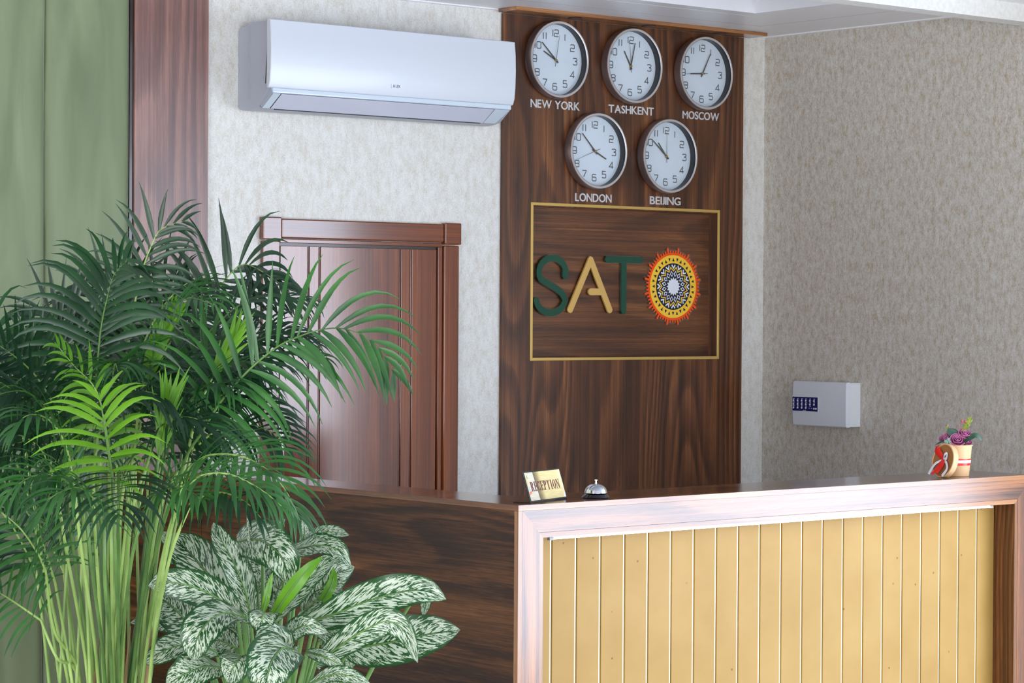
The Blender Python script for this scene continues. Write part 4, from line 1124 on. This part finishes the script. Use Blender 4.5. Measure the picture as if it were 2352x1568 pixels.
# fronds: stalk points, midrib points, leaflet length, leaflets per side, tone, set of the blade
FRONDS = [
 ([[3.202, 5.295, 0.42], [3.203, 5.271, 0.805], [3.235, 5.235, 1.087], [3.212, 5.063, 1.34], [3.22, 4.993, 1.422]], [[3.22, 4.993, 1.422], [3.24, 4.951, 1.489], [3.266, 4.891, 1.554], [3.301, 4.862, 1.596], [3.329, 4.813, 1.631], [3.374, 4.738, 1.66], [3.422, 4.698, 1.66], [3.47, 4.657, 1.628], [3.507, 4.625, 1.55]], 0.205, 21, 'm', 'a'),
 ([[3.253, 5.393, 0.42], [3.267, 5.393, 0.785], [3.294, 5.451, 1.391], [3.324, 5.495, 1.65]], [[3.324, 5.495, 1.65], [3.348, 5.477, 1.787], [3.366, 5.463, 1.857], [3.388, 5.445, 1.906], [3.437, 5.405, 1.929]], 0.153, 12, 'd', 'c'),
 ([[3.281, 5.401, 0.42], [3.302, 5.403, 0.781], [3.412, 5.483, 1.386], [3.461, 5.51, 1.572]], [[3.461, 5.51, 1.572], [3.49, 5.487, 1.65], [3.53, 5.455, 1.716], [3.566, 5.426, 1.781], [3.598, 5.399, 1.819], [3.607, 5.326, 1.803], [3.665, 5.278, 1.751]], 0.182, 20, 'd', 'a'),
 ([[3.183, 5.326, 0.42], [3.179, 5.31, 0.802], [3.082, 5.236, 1.302], [3.052, 5.199, 1.479]], [[3.052, 5.199, 1.479], [3.032, 5.151, 1.572], [3.028, 5.129, 1.657], [3.028, 5.105, 1.721], [3.031, 5.077, 1.782], [3.04, 5.018, 1.823]], 0.217, 22, 'd', 'a'),
 ([[3.172, 5.383, 0.42], [3.165, 5.381, 0.795], [3.083, 5.365, 1.295], [3.051, 5.394, 1.483]], [[3.051, 5.394, 1.483], [3.019, 5.422, 1.546], [2.955, 5.411, 1.593], [2.883, 5.406, 1.635]], 0.172, 12, 'd', 'c'),
 ([[3.168, 5.308, 0.42], [3.161, 5.287, 0.807], [3.004, 5.037, 1.117], [3.03, 5.084, 1.292]], [[3.03, 5.084, 1.292], [3.011, 5.062, 1.374], [2.99, 5.055, 1.47], [2.974, 5.069, 1.528], [2.94, 5.098, 1.574], [2.906, 5.127, 1.628]], 0.105, 12, 'l', 'u'),
 ([[3.15, 5.257, 0.42], [3.138, 5.223, 0.816], [2.96, 4.944, 1.127], [2.923, 4.9, 1.336]], [[2.923, 4.9, 1.336], [2.893, 4.874, 1.415], [2.876, 4.863, 1.474], [2.86, 4.851, 1.522]], 0.163, 7, 'l', 'c'),
 ([[3.192, 5.242, 0.42], [3.19, 5.204, 0.814], [3.099, 4.959, 1.167], [3.091, 4.838, 1.353]], [[3.091, 4.838, 1.353], [3.1, 4.78, 1.379], [3.116, 4.688, 1.382], [3.14, 4.616, 1.357], [3.167, 4.579, 1.311], [3.193, 4.557, 1.244]], 0.168, 15, 'm', 'u'),
 ([[3.237, 5.328, 0.42], [3.247, 5.312, 0.796], [3.244, 5.23, 1.192], [3.292, 5.191, 1.339]], [[3.292, 5.191, 1.339], [3.341, 5.152, 1.402], [3.389, 5.112, 1.428], [3.434, 5.049, 1.419], [3.466, 4.982, 1.369]], 0.167, 14, 'd', 'u'),
 ([[3.132, 5.37, 0.42], [3.115, 5.364, 0.802], [3.004, 5.295, 0.941], [2.963, 5.266, 1.09]], [[2.963, 5.266, 1.09], [2.923, 5.235, 1.138], [2.869, 5.216, 1.197], [2.809, 5.202, 1.24], [2.778, 5.228, 1.264]], 0.151, 11, 'm', 'c'),
 ([[3.135, 5.382, 0.42], [3.119, 5.38, 0.8], [3.008, 5.291, 0.879], [2.979, 5.316, 0.968]], [[2.979, 5.316, 0.968], [2.909, 5.31, 1.014], [2.857, 5.289, 1.042], [2.826, 5.315, 1.059]], 0.132, 8, 'm', 'c'),
 ([[3.158, 5.27, 0.42], [3.148, 5.239, 0.813], [3.069, 5.114, 1.107], [2.965, 4.943, 1.337]], [[2.965, 4.943, 1.337], [2.913, 4.856, 1.319], [2.862, 4.768, 1.293], [2.821, 4.697, 1.257]], 0.181, 11, 'd', 'f'),
 ([[3.148, 5.356, 0.42], [3.135, 5.347, 0.802], [3.032, 5.276, 1.199], [2.992, 5.247, 1.407]], [[2.992, 5.247, 1.407], [2.943, 5.223, 1.47], [2.88, 5.212, 1.512], [2.809, 5.205, 1.508], [2.779, 5.23, 1.483]], 0.151, 12, 'd', 'c'),
 ([[3.131, 5.339, 0.42], [3.114, 5.326, 0.806], [2.974, 5.194, 1.156], [2.933, 5.164, 1.291]], [[2.933, 5.164, 1.291], [2.886, 5.14, 1.374], [2.823, 5.128, 1.416], [2.753, 5.121, 1.418]], 0.139, 11, 'd', 'u'),
 ([[3.133, 5.306, 0.42], [3.117, 5.284, 0.811], [2.95, 5.083, 1.166], [2.914, 5.051, 1.309]], [[2.914, 5.051, 1.309], [2.873, 5.02, 1.4], [2.819, 5.002, 1.458], [2.757, 4.988, 1.467], [2.727, 5.012, 1.424]], 0.146, 12, 'm', 'u'),
 ([[3.131, 5.277, 0.42], [3.114, 5.248, 0.815], [2.918, 4.979, 1.126], [2.885, 4.943, 1.248]], [[2.885, 4.943, 1.248], [2.838, 4.919, 1.309], [2.776, 4.906, 1.341], [2.707, 4.898, 1.334], [2.664, 4.933, 1.287]], 0.143, 12, 'm', 'u'),
 ([[3.262, 5.432, 0.42], [3.278, 5.442, 0.778], [3.405, 5.617, 1.27], [3.431, 5.598, 1.493]], [[3.431, 5.598, 1.493], [3.445, 5.589, 1.604], [3.451, 5.585, 1.683], [3.466, 5.573, 1.738], [3.509, 5.538, 1.783]], 0.223, 15, 'd', 'c'),
 ([[3.228, 5.429, 0.42], [3.236, 5.438, 0.782], [3.336, 5.544, 1.276], [3.345, 5.541, 1.54]], [[3.345, 5.541, 1.54], [3.345, 5.542, 1.627], [3.333, 5.553, 1.693], [3.303, 5.578, 1.748], [3.253, 5.621, 1.769]], 0.203, 15, 'd', 'c'),
 ([[3.206, 5.417, 0.42], [3.208, 5.423, 0.787], [3.221, 5.51, 1.282], [3.218, 5.516, 1.498]], [[3.218, 5.516, 1.498], [3.201, 5.531, 1.585], [3.177, 5.552, 1.649], [3.143, 5.581, 1.698], [3.102, 5.615, 1.692]], 0.184, 13, 'd', 'c'),
 ([[3.176, 5.192, 0.42], [3.171, 5.142, 0.823], [2.992, 4.788, 1.157], [2.968, 4.68, 1.318]], [[2.968, 4.68, 1.318], [2.977, 4.608, 1.349], [2.993, 4.53, 1.353], [3.043, 4.488, 1.321], [3.082, 4.455, 1.28]], 0.14, 12, 'm', 'u'),
 ([[3.189, 5.213, 0.42], [3.187, 5.168, 0.818], [3.05, 4.87, 1.127], [3.037, 4.752, 1.282]], [[3.037, 4.752, 1.282], [3.054, 4.674, 1.305], [3.07, 4.595, 1.29], [3.102, 4.567, 1.248]], 0.133, 11, 'd', 'u'),
 ([[3.24, 5.358, 0.42], [3.25, 5.349, 0.792], [3.285, 5.326, 1.236], [3.318, 5.301, 1.418]], [[3.318, 5.301, 1.418], [3.347, 5.279, 1.503], [3.371, 5.259, 1.567], [3.404, 5.232, 1.62], [3.449, 5.195, 1.647]], 0.154, 13, 'm', 'c'),
 ([[3.268, 5.366, 0.42], [3.285, 5.359, 0.787], [3.362, 5.391, 1.175], [3.409, 5.355, 1.348]], [[3.409, 5.355, 1.348], [3.45, 5.321, 1.435], [3.492, 5.287, 1.473], [3.542, 5.246, 1.479], [3.596, 5.2, 1.431]], 0.162, 13, 'd', 'u'),
 ([[3.151, 5.26, 0.42], [3.139, 5.227, 0.816], [2.986, 4.923, 1.127], [2.982, 4.863, 1.248]], [[2.982, 4.863, 1.248], [2.985, 4.796, 1.301], [2.995, 4.723, 1.314], [3.005, 4.649, 1.29]], 0.143, 11, 'm', 'u'),
 ([[3.128, 5.247, 0.42], [3.111, 5.211, 0.82], [2.89, 4.872, 1.089], [2.863, 4.831, 1.227]], [[2.863, 4.831, 1.227], [2.822, 4.802, 1.288], [2.769, 4.781, 1.32], [2.701, 4.772, 1.304], [2.672, 4.796, 1.258]], 0.131, 11, 'm', 'u'),
 ([[3.178, 5.33, 0.42], [3.173, 5.315, 0.802], [3.143, 5.185, 1.303], [3.137, 5.128, 1.51]], [[3.137, 5.128, 1.51], [3.157, 5.112, 1.582], [3.181, 5.094, 1.654], [3.2, 5.079, 1.703]], 0.102, 8, 'l', 's'),
 ([[3.189, 5.274, 0.42], [3.187, 5.245, 0.809], [3.076, 4.979, 1.217], [3.086, 4.973, 1.356]], [[3.086, 4.973, 1.356], [3.098, 4.964, 1.436], [3.109, 4.956, 1.515]], 0.129, 7, 'l', 's'),
 ([[3.23, 5.303, 0.42], [3.238, 5.281, 0.8], [3.254, 5.094, 1.406], [3.286, 5.069, 1.53]], [[3.286, 5.069, 1.53], [3.314, 5.047, 1.592], [3.344, 5.023, 1.67]], 0.093, 6, 'l', 's'),
 ([[3.153, 5.32, 0.42], [3.142, 5.302, 0.807], [3.025, 5.153, 1.258], [3.007, 5.105, 1.412]], [[3.007, 5.105, 1.412], [3.008, 5.039, 1.485], [3.047, 5.008, 1.515], [3.092, 4.97, 1.505], [3.131, 4.937, 1.456]], 0.169, 13, 'd', 'u'),
 ([[3.182, 5.343, 0.42], [3.178, 5.331, 0.8], [3.127, 5.197, 1.251], [3.159, 5.173, 1.406]], [[3.159, 5.173, 1.406], [3.167, 5.167, 1.478], [3.183, 5.155, 1.54], [3.223, 5.122, 1.581], [3.271, 5.083, 1.582]], 0.175, 14, 'd', 'u'),
 ([[3.187, 5.308, 0.42], [3.184, 5.287, 0.805], [3.091, 5.097, 1.208], [3.122, 5.073, 1.35]], [[3.122, 5.073, 1.35], [3.111, 5.018, 1.413], [3.123, 4.944, 1.456], [3.169, 4.905, 1.446], [3.207, 4.873, 1.397]], 0.16, 13, 'd', 'u'),
 ([[3.201, 5.389, 0.42], [3.202, 5.388, 0.791], [3.19, 5.403, 1.129], [3.166, 5.426, 1.331]], [[3.166, 5.426, 1.331], [3.142, 5.448, 1.416], [3.101, 5.483, 1.522], [3.069, 5.511, 1.607], [3.036, 5.539, 1.649]], 0.181, 14, 'd', 'c'),
 ([[3.242, 5.418, 0.42], [3.253, 5.425, 0.783], [3.378, 5.509, 1.276], [3.421, 5.476, 1.441]], [[3.421, 5.476, 1.441], [3.463, 5.442, 1.519], [3.497, 5.414, 1.552], [3.539, 5.379, 1.563], [3.59, 5.337, 1.542]], 0.176, 13, 'd', 'u'),
 ([[3.201, 5.421, 0.42], [3.202, 5.428, 0.787], [3.192, 5.532, 1.174], [3.159, 5.562, 1.346]], [[3.159, 5.562, 1.346], [3.126, 5.591, 1.433], [3.093, 5.619, 1.497], [3.06, 5.648, 1.54], [3.027, 5.675, 1.551]], 0.173, 13, 'd', 'c'),
]
# leaves: midrib points, width, roll, kind
CANE_LEAVES = [
 ([[3.632, 5.423, 0.92], [3.571, 5.409, 0.975], [3.516, 5.417, 1.032], [3.475, 5.452, 1.093], [3.453, 5.51, 1.135]], 0.116, 0.1, 'v'),
 ([[3.557, 5.291, 0.945], [3.516, 5.261, 1.015], [3.483, 5.263, 1.085], [3.463, 5.281, 1.133], [3.458, 5.311, 1.176]], 0.062, 0.5, 'v'),
 ([[3.447, 5.187, 0.967], [3.363, 5.154, 1.012], [3.286, 5.141, 1.044], [3.23, 5.161, 1.055], [3.201, 5.198, 1.045]], 0.07, -0.5, 'v'),
 ([[3.405, 5.092, 0.964], [3.286, 4.996, 0.994], [3.198, 4.939, 0.98], [3.163, 4.929, 0.941], [3.169, 4.95, 0.897]], 0.089, 0.3, 'v'),
 ([[3.463, 5.368, 0.88], [3.42, 5.365, 0.925], [3.384, 5.37, 0.961], [3.366, 5.385, 0.98], [3.348, 5.401, 0.993]], 0.095, 0.1, 'v'),
 ([[3.53, 5.508, 0.892], [3.494, 5.538, 0.903], [3.449, 5.575, 0.91], [3.404, 5.612, 0.902]], 0.047, -0.7, 'v'),
 ([[3.407, 5.219, 0.87], [3.329, 5.18, 0.897], [3.271, 5.177, 0.898], [3.227, 5.187, 0.884], [3.206, 5.23, 0.856]], 0.068, 0.2, 'v'),
 ([[3.308, 5.041, 0.857], [3.225, 4.98, 0.875], [3.177, 4.969, 0.869], [3.152, 4.989, 0.853], [3.141, 5.023, 0.831]], 0.081, 0.3, 'v'),
 ([[3.366, 4.994, 0.883], [3.281, 4.908, 0.903], [3.235, 4.868, 0.897], [3.226, 4.876, 0.876], [3.23, 4.898, 0.848]], 0.083, 0.5, 'v'),
 ([[3.399, 4.967, 0.987], [3.33, 4.895, 0.997], [3.314, 4.882, 0.984], [3.33, 4.894, 0.951]], 0.062, 0.2, 'v'),
 ([[3.383, 4.85, 0.915], [3.276, 4.744, 0.938], [3.184, 4.651, 0.928], [3.153, 4.624, 0.9], [3.159, 4.645, 0.857]], 0.103, -0.3, 'v'),
 ([[3.421, 4.948, 0.894], [3.359, 4.87, 0.936], [3.314, 4.842, 0.956], [3.281, 4.831, 0.942], [3.295, 4.858, 0.907]], 0.053, 0.9, 'v'),
 ([[3.558, 5.357, 1.119], [3.532, 5.249, 1.136], [3.504, 5.142, 1.134], [3.504, 5.077, 1.102], [3.535, 5.089, 1.033]], 0.098, 0.2, 'v'),
 ([[3.653, 5.278, 1.093], [3.627, 5.169, 1.114], [3.633, 5.1, 1.126], [3.647, 5.049, 1.118], [3.673, 5.027, 1.077]], 0.057, -0.5, 'v'),
 ([[3.731, 5.343, 1.091], [3.729, 5.28, 1.123], [3.738, 5.234, 1.142], [3.762, 5.214, 1.144], [3.788, 5.192, 1.136]], 0.041, -0.4, 'v'),
 ([[3.711, 5.295, 1.096], [3.699, 5.266, 1.126], [3.702, 5.264, 1.149], [3.697, 5.269, 1.18]], 0.021, 0.6, 'v'),
 ([[3.637, 5.357, 1.115], [3.632, 5.322, 1.137], [3.643, 5.313, 1.156], [3.664, 5.296, 1.176]], 0.033, 0.5, 'v'),
 ([[3.578, 5.208, 0.94], [3.567, 5.114, 1.002], [3.584, 5.075, 1.049], [3.615, 5.049, 1.087], [3.645, 5.024, 1.104]], 0.056, -0.7, 'v'),
 ([[3.514, 5.132, 0.952], [3.501, 5.065, 1.004], [3.512, 5.03, 1.046], [3.535, 5.012, 1.08], [3.572, 5.007, 1.108]], 0.031, 0.2, 'y'),
 ([[3.662, 5.204, 0.95], [3.653, 5.146, 0.994], [3.662, 5.114, 1.03], [3.682, 5.097, 1.053], [3.727, 5.086, 1.068]], 0.079, 0.3, 'v'),
 ([[3.575, 5.08, 0.942], [3.574, 4.952, 0.976], [3.603, 4.863, 1.012], [3.643, 4.791, 1.037], [3.687, 4.754, 1.041], [3.735, 4.727, 1.02]], 0.084, -0.15, 'v'),
 ([[3.764, 5.119, 0.996], [3.775, 5.045, 1.021], [3.803, 4.996, 1.035], [3.839, 4.966, 1.029]], 0.034, -0.5, 'v'),
 ([[3.714, 5.094, 0.862], [3.727, 5.005, 0.882], [3.755, 4.93, 0.9], [3.812, 4.883, 0.916], [3.866, 4.838, 0.926]], 0.108, 0.0, 'v'),
 ([[3.508, 4.94, 0.862], [3.499, 4.818, 0.923], [3.513, 4.742, 0.965], [3.539, 4.694, 0.985], [3.569, 4.669, 0.958], [3.603, 4.666, 0.887]], 0.059, 0.4, 'v'),
 ([[3.475, 5.033, 0.906], [3.44, 4.932, 0.948], [3.434, 4.873, 0.965], [3.472, 4.841, 0.949]], 0.047, 0.3, 'v'),
 ([[3.405, 4.831, 0.91], [3.383, 4.746, 0.913], [3.395, 4.709, 0.902], [3.429, 4.706, 0.874]], 0.028, 0.3, 'v'),
 ([[3.352, 4.744, 0.85], [3.331, 4.632, 0.886], [3.333, 4.566, 0.891], [3.369, 4.535, 0.873]], 0.038, -0.3, 'v'),
 ([[3.852, 4.981, 1.018], [3.852, 4.955, 1.005], [3.851, 4.956, 0.979], [3.845, 4.96, 0.948]], 0.028, 0.3, 'v'),
 ([[3.799, 5.153, 0.849], [3.77, 5.151, 0.833], [3.761, 5.158, 0.802]], 0.036, 0.2, 'v'),
 ([[3.721, 5.48, 0.999], [3.712, 5.488, 1.042], [3.697, 5.501, 1.081], [3.677, 5.518, 1.115]], 0.075, 0.1, 'v'),
 ([[3.751, 5.482, 0.997], [3.76, 5.475, 1.04], [3.772, 5.465, 1.08], [3.784, 5.455, 1.11]], 0.059, 0.1, 'v'),
 ([[3.658, 5.401, 0.931], [3.656, 5.404, 0.974], [3.659, 5.402, 1.009], [3.668, 5.395, 1.04]], 0.066, 0.1, 'v'),
 ([[3.691, 5.374, 0.939], [3.691, 5.374, 0.974], [3.703, 5.365, 1.01], [3.715, 5.355, 1.033]], 0.066, -0.2, 'v'),
 ([[3.467, 5.106, 0.969], [3.456, 5.076, 1.002], [3.462, 5.072, 1.035], [3.469, 5.067, 1.072]], 0.015, 0.1, 'y'),
 ([[3.676, 5.257, 0.929], [3.644, 5.153, 0.971], [3.656, 5.118, 1.0], [3.679, 5.099, 0.985]], 0.034, -0.3, 'v'),
 ([[3.656, 5.143, 0.963], [3.65, 5.097, 1.002], [3.662, 5.088, 1.036], [3.676, 5.102, 1.069]], 0.022, 0.3, 'y'),
 ([[3.627, 5.558, 0.974], [3.594, 5.587, 1.029], [3.572, 5.605, 1.053], [3.527, 5.642, 1.052]], 0.051, 0.2, 'v'),
 ([[3.613, 5.437, 0.838], [3.59, 5.457, 0.853], [3.572, 5.472, 0.857], [3.554, 5.487, 0.833]], 0.066, 0.2, 'v'),
 ([[3.687, 5.506, 0.84], [3.669, 5.522, 0.872], [3.651, 5.537, 0.88]], 0.067, 0.2, 'v'),
 ([[3.772, 5.306, 0.878], [3.823, 5.264, 0.894], [3.871, 5.224, 0.906]], 0.066, 0, 'v'),
 ([[3.775, 5.303, 0.855], [3.802, 5.281, 0.866], [3.829, 5.259, 0.878]], 0.035, 0, 'v'),
 ([[3.589, 5.197, 0.797], [3.606, 5.183, 0.835], [3.621, 5.171, 0.873]], 0.041, 0, 'v'),
 ([[3.559, 4.962, 0.826], [3.528, 4.857, 0.823], [3.55, 4.839, 0.802]], 0.043, 0.2, 'v'),
 ([[3.575, 5.668, 1.083], [3.56, 5.681, 1.103], [3.548, 5.691, 1.123]], 0.036, 0.1, 'v'),
]
ROLLED = [[[3.523, 5.257, 1.207], [3.525, 5.255, 1.151], [3.53, 5.25, 1.098], [3.537, 5.243, 1.045]], [[3.541, 5.242, 1.17], [3.543, 5.239, 1.117], [3.546, 5.236, 1.053]], [[3.611, 5.051, 0.923], [3.609, 5.051, 0.879], [3.6, 5.058, 0.823]]]

TOCAM = Vector((-math.sin(PHI), -math.cos(PHI), 0))     # from the reception towards the hall
def pot(cx, cy, r, h, label, name, lab_cat):
    t = thing(name, (cx, cy, 0), label, lab_cat)
    build(MB().lathe([(.0001, 0), (r*.72, 0), (r*.76, .01), (r, h-.03), (r*1.04, h-.025), (r*1.04, h), (r*.94, h), (r*.92, h-.04), (.0001, h-.04)], 56), 'plant_pot', M['pot'], t, smooth=True, angle=35)
    build(MB().lathe([(.0001, h-.025), (r*.6, h-.028), (r*.93, h-.03)], 40), 'soil', M['soil'], t, smooth=True)
    return t

def frond(par, stalk, mid, L, n, tone, mode, rnd, width=.0135):
    o_ = Vector(par.location)
    R = catmull(mid, 10); N = len(R)
    ln = [0.0]
    for i in range(1, N): ln.append(ln[-1]+(R[i]-R[i-1]).length)
    tot = ln[-1]
    def at(u):
        d_ = u*tot; i = 1
        while i < N-1 and ln[i] < d_: i += 1
        k = (d_-ln[i-1])/max(1e-6, ln[i]-ln[i-1]); p = R[i-1].lerp(R[i], k)
        t = (R[min(i+1, N-1)]-R[max(i-2, 0)]).normalized(); return p, t
    mb = MB()
    for sgn_ in (-1, 1):
        for k in range(n):
            u = (k+.5+rnd.uniform(-.25, .25))/n; u = min(max(u, 0), 1)*.97+.015
            p, t = at(u)
            ref = {'c': TOCAM+Vector((0, 0, .25)), 'u': Vector((0, 0, 1))+TOCAM*.55, 'a': TOCAM+Vector((0, 0, .2)), 'f': TOCAM*.5+Vector((0, 0, 1.0)), 's': TOCAM}[mode]
            nr = (ref-t*ref.dot(t)).normalized(); sd = t.cross(nr).normalized()*sgn_
            prof = (math.sin(PI*min(1.0, .22+.74*u))**.7)
            l_ = L*prof*rnd.uniform(.88, 1.1)
            a = math.radians((74-50*u)*(1+rnd.uniform(-.12, .12)))
            if mode == 's': a = math.radians(13+rnd.uniform(-4, 4))
            if mode == 'f': a = math.radians(72-45*u+rnd.uniform(-6, 6))
            d_ = (t*math.cos(a)+sd*math.sin(a)+nr*rnd.uniform(.05, .28)).normalized()
            grav = rnd.uniform(.14, .34) if mode in 'cs' else rnd.uniform(.22, .46)
            if mode == 's': grav = .03
            if mode == 'a': grav = rnd.uniform(.26, .38)
            curl = rnd.uniform(-.05, .05)
            seg = 7; q = p.copy(); w_ = width*rnd.uniform(.8, 1.15)*(.62+.38*prof)*(1 if L > .15 else .85)
            pts_ = []
            for j in range(seg+1):
                pts_.append((q.copy(), d_.copy()))
                q = q+d_*(l_/seg)
                horiz = math.sqrt(max(0, 1-d_.z*d_.z))
                d_ = (d_+Vector((0, 0, -1))*(grav*(.35+j/seg*.95)*(.35+.65*horiz))+sd*curl*.4).normalized()
            k0 = len(mb.v)
            for j, (q, dd) in enumerate(pts_):
                v_ = j/seg
                wd = w_*(.34+.66*min(1, v_/.25))*(1-max(0, (v_-.35)/.65)**1.6)*.5
                wd = max(wd, .0004)
                nl = (nr-dd*nr.dot(dd)); nl = nl.normalized() if nl.length > .1 else dd.orthogonal().normalized()
                ws = dd.cross(nl).normalized()
                for c_ in (-1, 0, 1):
                    mb.v.append(tuple(q+ws*wd*c_+nl*(abs(c_)*wd*.28)-o_))
            for j in range(seg):
                for c_ in (0, 1):
                    mb.f.append((k0+j*3+c_, k0+j*3+c_+1, k0+j*3+4+c_, k0+j*3+3+c_))
    mt_ = M[{'d': 'palm_dark', 'm': 'palm_mid', 'l': 'palm_lime'}[tone]]
    f_ = build(mb, 'frond', mt_, par, smooth=True, angle=180, recalc=False)
    S_ = catmull(stalk, 6); full = S_ + R[1:]
    n1, n2 = len(S_), len(R)
    rad = [.0050-.0018*i/n1 for i in range(n1)] + [.0032-.0026*i/n2 for i in range(1, n2)]
    sm_ = MB().tube([p-o_ for p in full], rad, 7)
    build(sm_, 'stalk', M['stalk'] if rnd.random() < .6 else M['stalk_dark'], f_, smooth=True, angle=180)
    return f_

palm = pot(PALM_POT[0], PALM_POT[1], .20, .44, 'tall areca palm with feathery green fronds, left of the mottled plant', 'areca_palm', 'plant')
rnd = random.Random(11)
for st_, mid_, L_, n_, c_, md_ in FRONDS:
    frond(palm, st_, mid_, L_*1.12, int(n_*(1.25 if md_ != 'a' else 1.0)), c_, md_, rnd, .0135 if md_ != 'a' else .0168)
# inner fronds filling the crown
rnd = random.Random(23)
for i in range(26):
    az = 2*PI*i/26*5.1+rnd.uniform(-.3, .3)
    dirv = Vector((math.cos(az), math.sin(az), 0))
    b0 = Vector((palm.location.x, palm.location.y, .42))+dirv*rnd.uniform(.02, .11)
    zh = rnd.uniform(1.04 if dirv.dot(VR) < .2 else 1.24, 1.58); rr_ = rnd.uniform(.08, .24)
    c1 = b0+Vector((0, 0, .3))+dirv*.02; c2 = Vector((palm.location.x, palm.location.y, zh))+dirv*rr_
    R1 = c2; R2 = c2+dirv*.08+Vector((0, 0, .14)); R3 = R2+dirv*.12+Vector((0, 0, .09)); R4 = R3+dirv*.13+Vector((0, 0, -.01))
    frond(palm, [b0, c1, (c1+c2)/2+Vector((0, 0, .02)), c2], [R1, R2, R3, R4], rnd.uniform(.18, .24), 21, rnd.choice('dddmm'), 'u', rnd, .0115)
# bare and young stalks at the foot of the clump
rnd = random.Random(5)
for i in range(7):
    az = rnd.uniform(0, 2*PI); dirv = Vector((math.cos(az), math.sin(az), 0)); r0 = rnd.uniform(.02, .13)
    p0 = dirv*r0+Vector((0, 0, .42)); h_ = rnd.uniform(.5, .95); ld_ = dirv*rnd.uniform(.0, .12)
    sb = MB().tube([p0, p0+Vector((0, 0, h_*.5))+ld_*.3, p0+Vector((0, 0, h_))+ld_], [.0062, .0046, .0028], 7)
    build(sb, 'cane_stem', M['stalk'], palm, smooth=True, angle=180)
for k, (dx, dz, hh) in enumerate(((.045, .02, .52), (.08, -.01, .50), (.10, .03, .56), (-.03, .02, .50))):
    p0 = VR*dx+TOCAM*(.06+dz)+Vector((0, 0, .42))
    sb = MB().tube([p0, p0+Vector((0, 0, hh*.6))+VR*.01, p0+Vector((0, 0, hh))+VR*.03], [.008, .007, .001], 5)
    build(sb, 'dry_sheath', M['sheath'], palm, smooth=True, angle=180)

cane = pot(CANE_POT[0], CANE_POT[1], .17, .42, 'potted dumb cane with broad cream and green mottled leaves, in front of the counter', 'dumb_cane', 'plant')
def cane_leaf(mid, w_, roll, kind, seed):
    o_ = Vector(cane.location); R = catmull(mid, 6); N = len(R); mb = MB(); uv = []
    rnd = random.Random(seed); NU = 8
    ph = rnd.uniform(0, 6)
    for i, p in enumerate(R):
        u = i/(N-1); t = (R[min(i+1, N-1)]-R[max(i-1, 0)]).normalized()
        ref = TOCAM + Vector((0, 0, .35))
        nr = (ref-t*ref.dot(t)).normalized(); sd = t.cross(nr).normalized()
        q_ = Matrix.Rotation(roll*.7, 3, t); nr = q_ @ nr; sd = q_ @ sd
        pr = math.sin(PI*min(1, (u*.94+.03)**.82))**.62 * (1-max(0, (u-.80)/.20)**2*.55)
        if u > .985: pr = .02
        wd = w_*.60*pr/max(.6, math.cos(roll*.7))
        for c_ in range(NU+1):
            s_ = c_/NU*2-1
            lift = (abs(s_)**1.3)*.20*wd - (s_*s_)*wd*.06 + math.sin(u*19+ph+s_*1.5)*.0022*abs(s_)*(1 if w_ > .05 else .3)
            mb.v.append(tuple(p+sd*wd*s_*(1-.05*s_*s_)+nr*lift-o_)); uv.append((s_+10*seed, u*max(.6, min(1.4, (w_ and 1)))))
    for i in range(N-1):
        for c_ in range(NU): mb.f.append((i*(NU+1)+c_, i*(NU+1)+c_+1, (i+1)*(NU+1)+c_+1, (i+1)*(NU+1)+c_))
    lf_ = build(mb, 'leaf', M['variegated'] if kind == 'v' else M['lime_leaf'], cane, smooth=True, angle=180, recalc=False)
    ul = lf_.data.uv_layers.new(name='UVMap')
    for lp in lf_.data.loops: ul.data[lp.index].uv = uv[lp.vertex_index]
    lf_.data.update()
    # petiole from the crown of canes down in the pot, running on as the midrib
    top = R[0]; c0 = Vector((cane.location.x, cane.location.y, .80))
    az = (top-c0); az.z = 0
    foot = Vector((cane.location.x, cane.location.y, .40))+az*.25
    mid1 = foot.lerp(top, .55)+Vector((0, 0, .04))
    P_ = catmull([foot, mid1, top], 5) + R[1:int(N*.8)]
    rad = [.0075-.0035*min(1, i/10) for i in range(11)]+[.0032-.0026*i/max(1, len(P_)-11) for i in range(len(P_)-11)]
    pm = MB().tube([p-o_-(TOCAM*.0 if i < 11 else TOCAM*(-.0006)) for i, p in enumerate(P_)], rad[:len(P_)], 7)
    build(pm, 'petiole', M['petiole'], lf_, smooth=True, angle=180)
    return lf_
for i, (mid_, w_, roll_, kd_) in enumerate(CANE_LEAVES): cane_leaf(mid_, w_, roll_, kd_, i)
for i, pts_ in enumerate(ROLLED):
    P_ = [p-Vector(cane.location) for p in catmull(pts_, 4)]
    n_ = len(P_); mb = MB().tube(P_, [.0008+.0042*math.sin(PI*(.08+.8*k/(n_-1))) for k in range(n_)], 8)
    o = build(mb, 'rolled_leaf', M['variegated'], cane, smooth=True, angle=180)
    ul = o.data.uv_layers.new(name='UVMap')
    for lp in o.data.loops:
        co = o.data.vertices[lp.vertex_index].co; ul.data[lp.index].uv = (.4+math.atan2(co.x-P_[0].x, co.y-P_[0].y)*.1+10*i, co.z*6)
for k, (dx, dy) in enumerate(((0, 0), (.04, .02), (-.035, .03), (.01, -.045), (-.02, -.03))):
    mb = MB().tube([(dx, dy, .38), (dx*1.2, dy*1.2, .60), (dx*1.5, dy*1.5, .84)], [.015, .013, .010], 10)
    build(mb, 'cane', M['petiole'], cane, smooth=True, angle=180)
